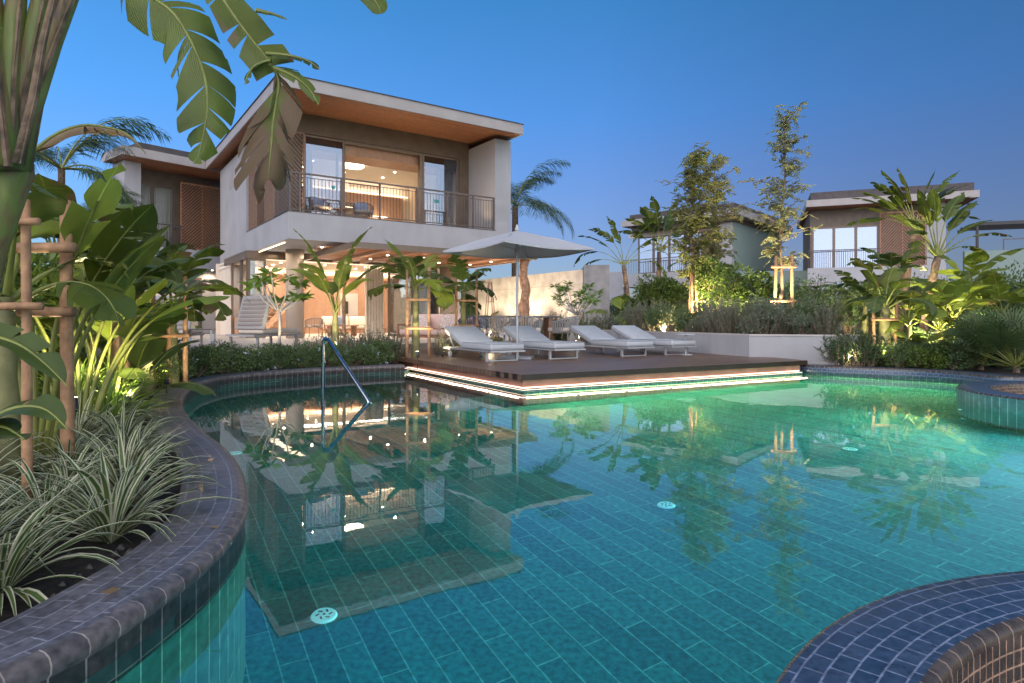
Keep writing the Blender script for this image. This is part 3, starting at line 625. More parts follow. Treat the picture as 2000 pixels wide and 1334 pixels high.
# teal stickers on panes are small marks
part('sticker', M['teal'], lambda b: (b.box(2.0, 2.12, FV+.035, FV+.045, 5.55, 5.67), b.box(6.0, 6.2, FV+.035, FV+.045, 5.5, 5.62)))
for u_ in (1.5, 3.6, 5.6, 6.9): 
    ul = part('uplight', M['black'], lambda b: b.cyl(u_, .5, 4.265, 4.30, .05, 12)); spot(ul, (u_, .5, 4.34), (u_, .3, 8), 34, 120, (1, .74, .46), .05, .9)
# ---- ground floor
GV = 4.2
part('round_column', M['column'], lambda b: b.cyl(1.08, 3.14, TZ, ZB, .31, 36), smooth=True)
part('round_column', M['column'], lambda b: b.cyl(7.5, 3.68, TZ, ZB, .31, 36), smooth=True)
part('round_column', M['column'], lambda b: b.cyl(.3, 7.6, TZ, ZB, .42, 36), smooth=True)
def lowwall(b):
    b.box(-.2, 8.2, 10.6, 10.8, TZ, ZB); b.box(8.0, 8.2, 3.9, 10.6, TZ, ZB); b.box(-.05, .15, 8.4, 10.6, TZ, ZB)
part('ground_wall', M['plaster_in'], lowwall)
part('wood_wall', M['woodin'], lambda b: (b.box(1.6, 8.0, 10.2, 10.59, TZ, 3.2), b.box(.2, .6, 9.4, 10.59, TZ, 3.2)))
part('room_ceiling', M['ceil_in'], lambda b: (b.box(-.1, 8.0, GV+.2, 10.6, 3.20, 3.32), b.box(-.1, 8.0, GV+.2, 10.6, 3.38, 3.40)))
part('ceiling_beam', M['woodin'], lambda b: b.box(.1, 8.0, 8.4, 8.9, 2.85, 3.19))
part('cove_light', M['cove'], lambda b: (b.box(.3, 7.9, 8.30, 8.34, 3.10, 3.14), b.box(.3, 7.9, 10.12, 10.15, 3.12, 3.16), b.box(.1, .13, .8, 9.5, 3.435, 3.455)))
downs(vil, (3.7, 6.4, 3.175), 6.8, 3.4, 4, 3, 190); downs(vil, (4.4, 9.6, 3.175), 6.4, .6, 4, 1, 60)
area(vil, (.6, 5.0, 3.36), 14, .3, 8.5, (1, .80, .55)); downs(vil, (4.0, 2.2, 3.455), 6.5, 2.2, 4, 2, 40)
# ceiling spots
# glazing frames ground floor
for u0, u1 in ((-.25, .35), (5.1, 6.2), (6.25, 7.3)):
    g = part('sliding_door', M['bronze'], lambda b: frame_rect(b, u0, u1, TZ, 3.2, GV)); part('pane', M['mirror'] if u0 > 5 else M['glass'], lambda b: b.box(u0+.07, u1-.07, GV+.03, GV+.04, TZ+.07, 3.13), g)
part('door_head', M['bronze'], lambda b: (b.box(-.3, 7.9, GV-.02, GV+.12, 3.2, ZB), b.box(-.32, -.22, GV+.1, 8.3, 3.2, ZB)))
g = part('sliding_door', M['bronze'], lambda b: [b.box(-.3, -.22, v_, v_+.08, TZ, 3.2) for v_ in (4.3, 5.2, 5.35, 6.9)])
part('curtain', M['curtain'], lambda b: curtain(b, 4.25, 5.05, GV+.35, TZ, 3.18), smooth=True)
part('curtain', M['curtain'], lambda b: curtain(b, 6.6, 7.6, GV+.35, TZ, 3.18), smooth=True)
part('curtain', M['curtain'], lambda b: curtain(b, 4.4, 5.4, .0, TZ, 3.18, ax=1), smooth=True)
# stairs inside
st = part('staircase', [M['woodin'], M['cream']], lambda b: ([b.box(1.2+k*.16, 1.52+k*.16, 8.6, 9.7, TZ+.19*(k+1), TZ+.19*(k+1)+.05, 1) for k in range(12)], b.bar((1.2, 8.58, TZ+.1), (3.3, 8.58, 2.75), .06, .22), b.bar((1.2, 9.72, TZ+.1), (3.3, 9.72, 2.75), .06, .22)))
part('artwork', [M['black'], M['pale']], lambda b: (b.box(5.2, 6.1, 10.16, 10.19, 1.2, 2.3, 1), b.box(5.3, 5.6, 10.14, 10.159, 1.3, 1.9, 0)))
# pergola in front of ground floor
pg = thing('pergola', 'flat timber slatted canopy with grey steel edge in front of the villa ground floor', 'pergola', C0, VR)
def pga(b):
    b.box(1.48, 8.35, -1.5, -1.38, 3.16, 3.34); b.box(1.48, 1.60, -1.38, 3.6, 3.16, 3.34); b.box(8.23, 8.35, -1.38, 3.6, 3.16, 3.34)
b = MB(); pga(b); b.build('edge_frame', M['bronze'], pg)
b = MB()
for k in range(33): v_ = -1.33+k*.15; b.box(1.61, 8.22, v_, v_+.11, 3.24, 3.28)
b.build('slats', M['soffit'], pg)
b = MB()
for k in range(6): u_ = 2.6+k*1.05; b.box(u_, u_+.08, -1.37, 3.6, 3.15, 3.235)
b.build('rafters', M['woodin'], pg)
b = MB(); b.cyl(2.3, .1, 3.34, ZB, .03, 8); b.cyl(6, .1, 3.34, ZB, .03, 8); b.build('hanger', M['bronze'], pg)
downs(pg, (5.2, .6, 3.125), 5.4, 3, 4, 2, 34)
for u_, v_ in ((2.9, -.4), (5.2, .3), (7.0, -.3)):  # uplights added to brighten the underside of the canopy
    b = MB(); b.cyl(u_, v_, TZ, TZ+.03, .05, 12); b.build('uplight', M['black'], pg); spot(pg, (u_, v_, TZ+.06), (u_, v_, 3), 60, 130, (1, .8, .58), .05, 1)
rg = random.Random(3); tw = thing('trunk_post', 'gnarled weathered tree trunk post holding up the right corner of the canopy', 'post', VL(7.95, -1.25, TZ))
b = MB(); b.tube([(.04*math.sin(k*1.3), .03*math.cos(k*1.7), k*.28) for k in range(11)], [.2-.006*k+.03*math.sin(k*2.1) for k in range(11)], 14, wob=.14, rng=rg); b.build('trunk', M['driftwood'], tw, True)
b = MB(); b.tube([(-.08, 0, 2.0), (-.2, -.05, 2.25)], [.06, .02], 8); b.build('stub', M['driftwood'], tw)
# ================================================================ LEFT WING
LR = math.atan2(.778, .628); LO = V(-13.74, 30, 0)-V(.628, .778, 0)*4.0
# frame: u from the left end (0) to the joint with the villa (4)
lw = thing('villa_wing', 'smaller two storey villa wing on the left with chevron louvre screen and dark roof', 'house', LO, LR)
def lp(name, mats, f, parent=lw, smooth=False): return part(name, mats, f, parent, smooth)
r2 = lp('roof', [M['fascia'], M['roofdark'], M['soffit']], lambda b: (b.box(-.55, 4.6, -.9, 1.3, 7.78, 8.15), b.box(.2, 4.6, -.5, 1.25, 8.16, 8.5, 1)))
part('soffit', M['soffit'], lambda b: b.face([(-.5, -.85, 7.775), (4.6, -.85, 7.775), (4.6, 1.25, 7.775), (-.5, 1.25, 7.775)]), r2)
lp('wing_wall', M['white'], lambda b: (b.box(-.15, .5, 0, 1.3, ZT-.1, 7.75), b.box(-.15, 5.5, .0, .2, ZB-.1, ZT-.1), b.box(-.15, 5.5, .2, 1.8, ZB-.1, ZB)))
lp('bronze_wall', M['dark'], lambda b: (b.box(.45, 4.6, 1.1, 1.2, 7.15, 7.77), b.box(2.35, 4.6, 1.1, 1.2, 4.3, 7.15)))
wfr = lp('window', M['bronze'], lambda b: (frame_rect(b, .5, 1.4, 4.25, 7.15, 1.1), frame_rect(b, 1.4, 2.35, 4.25, 7.15, 1.1)))
part('pane', M['glass'], lambda b: (b.box(.57, 1.33, 1.14, 1.15, 4.32, 7.08), b.box(1.47, 2.28, 1.14, 1.15, 4.32, 7.08)), wfr)
lp('curtain', M['curtain'], lambda b: curtain(b, .5, 2.35, 1.35, 4.25, 7.15), smooth=True)
lp('room_wall', M['plaster_in'], lambda b: b.box(.75, 4.5, 2.0, 2.1, 4.2, 7.7))
downs(lw, (1.6, 1.7, 7.1), 1.4, .3, 2, 1, 34)
lp('louvre_screen', M['louvre'], lambda b: louvre(b, (2.4, .55, 0), (1, 0, 0), 1.95, 4.3, 7.3, chev=True, step=.15))
rl2 = lp('balcony_railing', M['rail'], lambda b: (b.box(.5, 2.3, .04, .08, 5.2, 5.25), [b.box(.5+k*.12, .514+k*.12, .05, .07, 4.25, 5.2) for k in range(15)], b.box(2.28, 2.32, .08, 1.1, 5.2, 5.25)))
def lgw(b):
    b.box(-2.5, 2.35, 1.0, 1.2, TZ, ZB-.1); b.box(3.55, 6.5, 1.0, 1.2, TZ, ZB-.1); b.box(2.35, 3.55, 1.0, 1.2, 3.0, ZB-.1)
lp('ground_wall', M['pale'], lgw)
dr_ = lp('glass_door', M['bronze'], lambda b: frame_rect(b, 2.35, 3.55, TZ, 3.0, .97, .1, .12)); part('pane', M['glass'], lambda b: b.box(2.45, 3.45, 1.02, 1.03, TZ+.1, 2.9), dr_)
lp('curtain', M['curtain'], lambda b: curtain(b, 2.4, 3.0, 1.5, TZ, 3.0), smooth=True)
lp('room_inside', M['plaster_in'], lambda b: (b.box(1.5, 5, 4.5, 4.6, TZ, 3.3), b.box(1.5, 5, 1.3, 4.5, 3.1, 3.2)))
lp('inner_door', M['woodin'], lambda b: b.box(3.2, 3.8, 4.4, 4.48, TZ, 2.6))
downs(lw, (3, 2.9, 3.07), 2, 1.6, 2, 2, 50); downs(lw, (2.4, .6, 3.355), 4.4, .3, 3, 1, 30)
lp('downpipe', M['bronze'], lambda b: b.box(4.35, 4.43, .85, .95, TZ, 3.3))
# ================================================================ RIGHT VILLAS
def far_villa(name_label, O, ang, wdt, mirror, spec):
    return thing('villa', name_label, 'house', O, ang)
# villa B: corner of fascia seen at px 1439; front runs to the left, side runs back to the right
BO = V(14.3, 40.3, 0); BR = math.atan2(-.656, .755)   # frame x = direction to the right along the front, y = back
vb = thing('villa', 'distant white villa behind the two slender staked trees, with blank greenish side wall', 'house', BO, BR)
def bp_(name, mats, f, parent=vb, smooth=False): return part(name, mats, f, parent, smooth)
r3 = bp_('roof', [M['fascia'], M['roofdark'], M['dark']], lambda b: (b.box(-8.5, 0, 0, 11, 7.72, 8.15), b.box(-8, -.35, .35, 11, 8.16, 8.55, 1), b.box(-8, -.6, .6, 11, 7.45, 7.71, 2)))
bp_('upper_wall', [M['white'], M['greenwall']], lambda b: (b.box(-1.6, -.75, 1.0, 1.2, 3.4, 7.44), b.box(-9, -1.61, .9, 1.1, 3.4, 4.35), b.box(-1.0, -.70, 1.21, 10.5, .3, 7.44, 1), b.box(-9, -1.0, 1.3, 10, 3.4, 3.6), b.box(-16, -9.01, 1.2, 1.5, .3, 4.6)))
bp_('ground_wall', M['dark'], lambda b: b.box(-9, -1.01, 3.5, 3.7, .3, 3.4))
wb = bp_('window', M['bronze'], lambda b: [frame_rect(b, -8.2+k*1.25, -8.2+(k+1)*1.25, 4.4, 7.1, 1.9, .08) for k in range(4)])
part('pane', M['mirror_far'], lambda b: b.box(-8.1, -3.2, 1.95, 1.96, 4.45, 7.0), wb)
bp_('room_wall', M['plaster_in'], lambda b: (b.box(-9, -1.0, 5, 5.2, 3.6, 7.44), b.box(-9, -1.6, 1.92, 2.05, 7.1, 7.44)))
bp_('curtain', M['curtain'], lambda b: curtain(b, -8.0, -5.5, 2.4, 4.4, 7.1), smooth=True)
bp_('louvre_screen', M['louvre_d'], lambda b: louvre(b, (-3.2, 1.25, 0), (1, 0, 0), 1.55, 4.4, 7.1, sl=-1, step=.18))
bp_('balcony_railing', M['rail'], lambda b: (b.box(-8.9, -1.65, .95, 1.0, 5.35, 5.4), [b.box(-8.9+k*.14, -8.88+k*.14, .96, .98, 4.35, 5.35) for k in range(52)]))
bp_('chimney', M['alu'], lambda b: (b.cyl(-2.2, 6.5, 8.3, 8.9, .45, 20), b.cyl(-2.2, 6.5, 8.9, 9.05, .55, 20)))
downs(vb, (-5, 2.8, 7.3), 5, .8, 3, 1, 22)
# low link wall between B and C
lk = MB(); lk.box(0, 9.5, 0, .3, .3, 4.25); lk = lk.build('garden_wall', M['greenwall'], None, loc=(13.9, 42.5, 0)); lk.rotation_euler = (0, 0, R(-8)); tag(lk, 'grey green rendered link wall between the two distant villas', 'wall')
# villa C
CO = V(17.85, 38.5, 0); CR = math.atan2(-.36, .933)
vc = thing('villa', 'distant white villa on the right with wide reflecting windows and red brown louvre screen', 'house', CO, CR)
vc.scale = (.86, 1, 1)
def cp_(name, mats, f, parent=vc, smooth=False): return part(name, mats, f, parent, smooth)
r4 = cp_('roof', [M['fascia'], M['roofdark']], lambda b: (b.box(0, 10.2, 0, 10, 7.85, 8.25), b.box(.3, 10, .3, 10, 8.26, 8.75, 1)))
part('soffit', M['soffit'], lambda b: b.face([(.05, .05, 7.845), (10.1, .05, 7.845), (10.1, 10, 7.845), (.05, 10, 7.845)]), r4)
cp_('upper_wall', [M['white'], M['greenwall']], lambda b: (b.box(.15, 8.6, .9, 1.1, 3.3, 4.2), b.box(7.5, 8.6, .95, 1.1, 4.21, 7.83), b.box(8.3, 8.58, 1.11, 9, .3, 7.83, 1), b.box(.15, 8.2, 1.2, 9, 3.3, 3.45)))
cp_('bronze_wall', M['dark'], lambda b: (b.box(.4, 7.5, 1.35, 1.5, 6.75, 7.84), b.box(.35, .5, 1.35, 8, 4.0, 7.84), b.box(4.7, 7.5, 1.35, 1.5, 4.2, 6.74)))
wc = cp_('window', M['bronze'], lambda b: [frame_rect(b, .5+k*1.4, .5+(k+1)*1.4, 4.1, 6.75, 1.35, .09) for k in range(3)])
part('pane', M['mirror_far'], lambda b: b.box(.6, 4.6, 1.4, 1.41, 4.2, 6.65), wc)
cp_('curtain', M['curtain'], lambda b: (curtain(b, .6, 1.4, 1.9, 4.2, 6.7), curtain(b, 3.4, 4.6, 1.9, 4.2, 6.7)), smooth=True)
cp_('room_wall', M['plaster_in'], lambda b: b.box(.5, 8, 4.5, 4.6, 3.6, 7.8))
cp_('louvre_screen', M['louvre'], lambda b: louvre(b, (4.75, 1.0, 0), (1, 0, 0), 2.7, 4.2, 7.4, chev=True, step=.19))
cp_('balcony_railing', M['rail'], lambda b: (b.box(.2, 4.8, .92, .97, 5.25, 5.3), b.box(.2, .25, .97, 1.35, 5.25, 5.3), [b.box(.2+k*.14, .22+k*.14, .94, .96, 4.2, 5.25) for k in range(33)]))
cp_('ground_wall', M['dark'], lambda b: b.box(.2, 8.2, 3.6, 3.8, .3, 3.3))
downs(vc, (2.5, 2.8, 7.0), 3, .8, 2, 1, 16)
cp_('pergola_roof', M['fascia'], lambda b: (b.box(-.6, 8.6, -2.4, 0.88, 2.95, 3.1), [b.box(k*2.6, k*2.6+.1, -2.3, -2.2, .3, 2.95) for k in range(4)]))
downs(vc, (4, 2.2, 3.27), 6, 1, 3, 1, 16)
# terrace wing to the right of villa C
wo = thing('terrace_wing', 'low pale green flat roofed wing at the right edge with slatted roof pergola', 'house', CO+V(8.5, -2.2, 0), R(-18))
def wp(name, mats, f): return part(name, mats, f, wo)
wp('wall', M['greenwall'], lambda b: (b.box(-.4, 14, 0, .3, 3.0, 4.95), b.box(-.4, 14, 2, 2.2, .3, 3.0)))
wp('pergola', M['black'], lambda b: (b.box(.6, 14, 1.2, 1.3, 6.55, 6.75), b.box(.6, 14, 3.6, 3.7, 6.55, 6.75), [b.box(.6, 14, 1.35+k*.28, 1.5+k*.28, 6.6, 6.64) for k in range(8)], [b.box(.6+k*4, .72+k*4, 1.3, 1.42, 4.95, 6.55) for k in range(4)]))
wp('roof_railing', M['rail'], lambda b: (b.box(1.5, 14, .1, .14, 5.55, 5.6), [b.box(1.5+k*2, 1.54+k*2, .1, .14, 4.95, 5.55) for k in range(7)]))
# concrete back wall
cw = MB(); W0, W1 = V(-2.2, 30, 0), V(2.55, 22.9, 0); Lw = (W1-W0).length
cw.box(0, Lw, 0, .35, .1, 2.82)
cwo = cw.build('concrete_wall', M['concrete'], None); cwo.location = W0; cwo.rotation_euler = (0, 0, math.atan2(W1.y-W0.y, W1.x-W0.x))
tag(cwo, 'tall board marked concrete garden wall washed by warm light right of the villa', 'wall')
cw = MB(); cw.box(0, .9, 0, .9, .2, 2.96); cwo = cw.build('concrete_pillar', M['concrete_g'], None); cwo.location = W1+V(.02, -.25, 0); cwo.rotation_euler = (0, 0, R(-8))
tag(cwo, 'grey concrete pillar closing the right end of the lit concrete wall', 'pillar')
# planter wall
pw = [V(1.9, 19.6, 0), V(2.7, 18.6, 0), V(4.82, 12.9, 0), V(6.35, 12.35, 0), V(6.9, 12.6, 0), V(7.2, 14.5, 0)]
def wall_poly(pts, z0, z1, th):
    b = MB(); n = len(pts); nn = []
    for i in range(n):
        d = (pts[min(i+1, n-1)]-pts[max(i-1, 0)]).normalized(); nn.append(V(-d.y, d.x, 0))
    for i in range(n-1):
        a, c = pts[i], pts[i+1]; a2, c2 = a+nn[i]*th, c+nn[i+1]*th
        for q in ([(a, z0), (c, z0), (c, z1), (a, z1)], [(a, z1), (c, z1), (c2, z1), (a2, z1)], [(c2, z0), (a2, z0), (a2, z1), (c2, z1)]):
            b.face([V(p.x, p.y, z) for p, z in q])
    return b
pwt = thing('planter_wall', 'long low white rendered planter wall around the raised bed behind the sunbeds', 'wall')
wall_poly(pw, .1, .68, .22).build('wall', M['white'], pwt); wall_poly([p+V(0, -.02, 0) for p in pw], .681, .71, .26).build('cap', M['pale'], pwt)
b = MB(); b.prism([(p.x+.1, p.y+.1) for p in pw]+[(12, 17), (14, 30), (4.5, 32), (3.6, 23)], .3, .6); struct(b.build('raised_bed', M['soil']))
b = MB(); p_ = [V(-.4, 20.2, 0), V(1.9, 19.7, 0)]; wall_poly(p_, .3, .75, .2)
pw2 = wall_poly([V(-.4, 20.4, 0), V(2.0, 19.5, 0)], .3, .75, .2).build('planter_wall', M['pale']); tag(pw2, 'short low wall of the planting bed behind the dining table', 'wall')
# ================================================================ FURNITURE
def xf(loc, rx=0, ry=0, rz=0): return Matrix.Translation(loc) @ Matrix.Rotation(rz, 4, 'Z') @ Matrix.Rotation(ry, 4, 'Y') @ Matrix.Rotation(rx, 4, 'X')
# sun lounger: x across, foot end at y=0, head at y=2.0
def make_lounger(label, cushm=M['cushion']):
    t_ = thing('sun_lounger', label, 'sun lounger', group='sun loungers on the timber deck')
    b = MB(); b.box(-.36, -.32, .0, 2.05, .17, .20); b.box(.32, .36, .0, 2.05, .17, .20); b.box(-.32, .32, 0, .04, .17, .20); b.box(-.32, .32, 2.01, 2.05, .17, .20)
    for k in range(12): b.box(-.319, .319, .1+k*.16, .16+k*.16, .188, .198)
    b.build('frame', M['alu'], t_)
    b = MB(); b.box(-.33, -.29, .22, .26, .02, .169); b.box(.29, .33, .22, .26, .02, .169); b.box(-.33, .33, .22, .26, 0, .02); b.build('leg_frame', M['alu'], t_)
    for s_ in (-1, 1):
        b = MB(); b.tube([(s_*.335, 1.75, .065), (s_*.365, 1.75, .065)], .065, 20); o = b.build('wheel', M['canvas'], t_)
        b = MB(); b.tube([(s_*.33, 1.75, .065), (s_*.37, 1.75, .065)], .018, 10); b.bar((s_*.34, 1.75, .07), (s_*.34, 1.75, .17), .02); b.build('hub', M['alu'], o)
    b = MB(); b.cushion(-.35, .35, .01, 1.25, .205, .325, .03); o = b.build('mattress', cushm, t_, True); b = MB(); b.tube([(-.343, .03, .318), (-.343, 1.2, .318)], .005, 6); b.tube([(.343, .03, .318), (.343, 1.2, .318)], .005, 6); b.tube([(-.32, .012, .318), (.32, .012, .318)], .005, 6); b.tube([(-.345, .03, .24), (-.345, 1.2, .24)], .004, 6); b.tube([(-.32, .008, .24), (.32, .008, .24)], .004, 6); b.build('piping', M['alu'], o)
    b = MB(); b.cushion(-.35, .35, 0, .86, 0, .12, .03, M_=xf((0, 1.24, .222), R(20))); b.build('backrest', cushm, t_, True)
    b = MB()
    for s_ in (-1, 1): b.bar((s_*.31, 1.85, .43), (s_*.31, 1.65, .19), .02, .02)
    b.build('backrest_support', M['alu'], t_)
    return t_
LG = [(1.18, 2.45, 'first white cushioned sun lounger from the left, in front of the umbrella pole'), (2.54, 2.45, 'second white sun lounger from the left, with the umbrella pole before its backrest'), (4.30, 2.45, 'third white sun lounger from the left, beside the round side table'), (5.45, 2.40, 'rightmost white sun lounger, next to the white planter wall')]
lg0 = None
for a_, b2, lab in LG:
    if lg0 is None: lg0 = make_lounger(lab); lg0.location = dk(a_, b2, .252); lg0.rotation_euler = (0, 0, DR)
    else: copy_thing(lg0, dk(a_, b2, .252), DR, 1, lab)
# side tables
def round_table(loc, lab, r=.22, h=.45, m=M['cushion']):
    t_ = thing('side_table', lab, 'side table', loc, 0, 'small side tables by the loungers')
    b = MB(); b.cyl(0, 0, h-.015, h, r, 28); b.build('table_top', m, t_); b = MB(); b.cyl(0, 0, .012, h-.016, .022, 12); b.build('stem', m, t_); b = MB(); b.cyl(0, 0, 0, .012, .15, 24); b.build('base', m, t_); return t_
round_table(P(1339, 693, .252), 'small round white side table between the two right sun loungers')
round_table(P(985, 690, .252), 'small round white side table between the two left sun loungers', .2, .42)
# umbrella
def umbrella(loc, rz, lab, Rr=1.5, cat='umbrella', ztop=2.6, sc_=1):
    t_ = thing('parasol', lab, cat, loc, rz)
    b = MB(); b.box(-.32, .32, -.32, .32, 0, .035); b.cyl(0, 0, .035, .3, .035, 16); b.build('base', M['alu'], t_)
    b = MB(); b.cyl(0, 0, .3, ztop, .025, 16); b.build('pole', M['alu'], t_)
    ze, zt = 2.13, 2.50
    b = MB(); c = [V(math.cos(k*PI/2)*Rr, math.sin(k*PI/2)*Rr, ze) for k in range(4)]; top = V(0, 0, zt); n = 8
    for k in range(4):
        a, d = c[k], c[(k+1) % 4]; grid = []
        for i in range(n+1):
            s_ = i/n; row = []
            for j in range(n+1):
                q = j/n; e = a.lerp(d, q); sag = .045*math.sin(q*PI)*s_; mid = (1-abs(2*q-1))*s_
                p = top.lerp(e, s_); p.z += .015*math.sin(s_*PI)*(1) - sag*1.2 + .05*mid*(1-s_); row.append(p)
            grid.append(row)
        for i in range(n):
            for j in range(n): b.face([grid[i][j], grid[i+1][j], grid[i+1][j+1], grid[i][j+1]])
        # hem
        for j in range(n): b.face([grid[n][j], grid[n][j]-V(0, 0, .03), grid[n][j+1]-V(0, 0, .03), grid[n][j+1]])
    o = b.build('canopy', M['canvas'], t_, True)
    b = MB(); b.cyl(0, 0, zt+.01, zt+.12, .05, 12, r1=.012); b.build('finial', M['canvas'], t_)
    for k in range(4):
        b = MB(); b.tube([V(0, 0, zt-.06), c[k]*.5+V(0, 0, (zt+ze)/4+.01+ (zt-ze)*.0+ .0)] if False else [V(0, 0, zt-.05), V(c[k].x*.5, c[k].y*.5, (zt+ze)/2+.015), V(c[k].x*.98, c[k].y*.98, ze-.01)], .011, 6); b.build('rib', M['alu'], t_)
        b = MB(); b.tube([V(0, 0, ze+.0), V(c[k].x*.48, c[k].y*.48, (zt+ze)/2)], .009, 6); b.build('strut', M['alu'], t_)
    b = MB(); b.cyl(0, 0, ze-.06, ze+.04, .045, 12); b.build('hub', M['alu'], t_)
    return t_
umbrella(V(.10, 12.45, .252), R(-9), 'large square white parasol standing open between the two left sun loungers')
umbrella(V(15.3, 29.5, .3), R(20), 'distant open parasol in front of the right villa, half hidden by plants', 1.9)
# reclining armchairs on the terrace, seen from behind
def recliner(loc, rz, lab):
    t_ = thing('recliner', lab, 'sun lounger', loc, rz, 'sunbeds on the terrace seen from behind')
    b = MB(); b.box(-.40, .40, -.0, .06, .28, .33); b.box(-.40, -.35, .06, 1.5, .28, .33); b.box(.35, .40, .06, 1.5, .28, .33); b.box(-.4, -.35, .1, .15, 0, .279); b.box(.35, .4, .1, .15, 0, .279); b.box(-.4, -.35, 1.3, 1.35, 0, .279); b.box(.35, .4, 1.3, 1.35, 0, .279); b.build('frame', M['greysling'], t_)
    b = MB(); b.cushion(-.35, .35, .3, 1.5, .34, .44, .03); b.build('mattress', M['cream'], t_, True)
    X = xf((0, .32, .42), R(-17))
    b = MB(); b.cushion(-.41, .41, -.06, .0, 0, .78, .025, M_=X)
    o = b.build('backrest', M['greysling'], t_, True)
    b = MB()
    for k in range(7): b.box(-.33, .33, -.078, -.063, .08+k*.095, .13+k*.095, 0, X)
    b.build('slats', M['taupe'], o); return t_
RB = P(468, 668, TZ); 
recliner(V(D(468, 640, 13.6).x, 13.6, .36), R(-22), 'grey slatted sunbed seen from behind on the terrace, right one near the lit ground floor')
recliner(V(D(325, 640, 13.8).x, 13.8, .36), R(12), 'grey slatted sunbed seen from behind on the terrace, left one behind the staked banana plants')
ct = thing('glass_table', 'small square side table with steel frame between the terrace sunbeds', 'side table', V(D(392, 650, 14.2).x, 14.2, TZ), .3)
b = MB(); b.box(-.28, .28, -.28, .28, .42, .44); b.build('table_top', M['stone_t'], ct)
b = MB(); [b.box(x-.02, x+.02, y-.02, y+.02, 0, .419) for x in (-.25, .25) for y in (-.25, .25)]; b.build('leg_frame', M['alu'], ct)
b = MB(); b.cyl(0, 0, 0, .07, .04, 14, r1=.05); g_ = b.build('bowl', L['glossy'], None, loc=V(D(392, 650, 14.2).x-.08, 14.2, TZ+.442)); tag(g_, 'small green bowl on the side table between the terrace sunbeds', 'bowl')
# rope armchair
def armchair(loc, rz, lab, group=None, m=M['taupe'], cm=M['cream'], cat='armchair', parent=None, hb=.72):
    t_ = thing('armchair', lab, cat, loc, rz, group)
    for x, y in ((-.28, -.26), (.28, -.26), (-.26, .28), (.26, .28)):
        b = MB(); b.tube([(x, y, 0), (x*.92, y*.92, .36)], [.014, .02], 8); b.build('leg', M['teak'] if m is M['taupe'] else m, t_)
    b = MB(); b.cushion(-.29, .29, -.29, .26, .36, .46, .03); b.build('seat', cm, t_, True)
    b = MB(); n = 22
    for k in range(n+1):
        a = R(-25)+R(230)*k/n; x, y = math.cos(a)*.31, math.sin(a)*.29; hh = .60+(hb-.60)*max(0, math.sin(a))
        b.bar((x, y, .33), (x*1.12, y*1.12, hh), .02, .03)
    b.tube([(math.cos(R(-25)+R(230)*k/16)*.35, math.sin(R(-25)+R(230)*k/16)*.33, .60+(hb-.60)*max(0, math.sin(R(-25)+R(230)*k/16))) for k in range(17)], .016, 8)
    b.build('back', m, t_)
    return t_
# balcony chairs and table
for u_, lab, r_ in ((1.25, 'left armchair with blue cushion on the upper balcony', .2), (2.75, 'right armchair with blue cushion on the upper balcony', -.25)):
    armchair(VL(u_, .95, 4.26), VR+r_, lab, 'armchairs on the upper balcony', M['rail'], M['taupe'], hb=.8)
    b = MB(); b.cushion(-.22, .22, -.05, .05, 0, .3, .04); o = b.build('back_cushion', M['bluecush'], None, True, VL(u_, 1.1, 4.73)); o.rotation_euler = (R(-12), 0, VR+r_); tag(o, 'blue grey back cushion on the %s balcony armchair' % ('left' if u_ < 2 else 'right'), 'cushion', 'back cushions on the balcony armchairs')
bt = thing('side_table', 'low round teak table between the two balcony armchairs', 'side table', VL(2.0, 1.0, 4.26))
b = MB(); b.cyl(0, 0, .42, .45, .26, 24); b.build('table_top', M['teak'], bt)
for k in range(3): b = MB(); b.tube([(math.cos(k*2.1)*.2, math.sin(k*2.1)*.2, 0), (math.cos(k*2.1)*.12, math.sin(k*2.1)*.12, .419)], .014, 8); b.build('leg', M['teak'], bt)
# sofa with blush cushions under the pergola
def sofa(loc, rz, lab, wd=1.7, cm=M['pink'], fm=M['teak'], ncush=3, group=None, pats=None):
    t_ = thing('sofa', lab, 'sofa', loc, rz, group)
    b = MB(); b.box(-wd/2, wd/2, -.38, .38, .2, .25); b.box(-wd/2, wd/2, .34, .38, .251, .62); b.box(-wd/2, -wd/2+.04, -.36, .34, .50, .54); b.box(wd/2-.04, wd/2, -.36, .34, .50, .54); b.box(-wd/2, -wd/2+.04, -.37, -.33, .251, .5); b.box(wd/2-.04, wd/2, -.37, -.33, .251, .5); b.build('frame', fm, t_)
    for x in (-1, 1):
        for y in (-.33, .33): b = MB(); b.tube([(x*(wd/2-.12), y, .2), (x*(wd/2-.06), y, 0)], [.025, .015], 8); b.build('leg', fm, t_)
    b = MB(); b.cushion(-wd/2+.05, wd/2-.05, -.36, .32, .255, .40, .04); b.build('seat', cm, t_, True)
    for k in range(2):
        w2 = (wd-.1)/2; b = MB(); b.cushion(-wd/2+.05+k*w2, -wd/2+.03+(k+1)*w2, -.06, .08, 0, .4, .05, M_=xf((0, .24, .40), R(-12))); b.build('back_cushion', cm, t_, True)
    return t_
SL = V(D(858, 655, 16.0).x, 16.0, TZ); sofa(SL, R(-20)+PI*0, 'teak framed sofa with blush cushions under the timber canopy', 2.0)
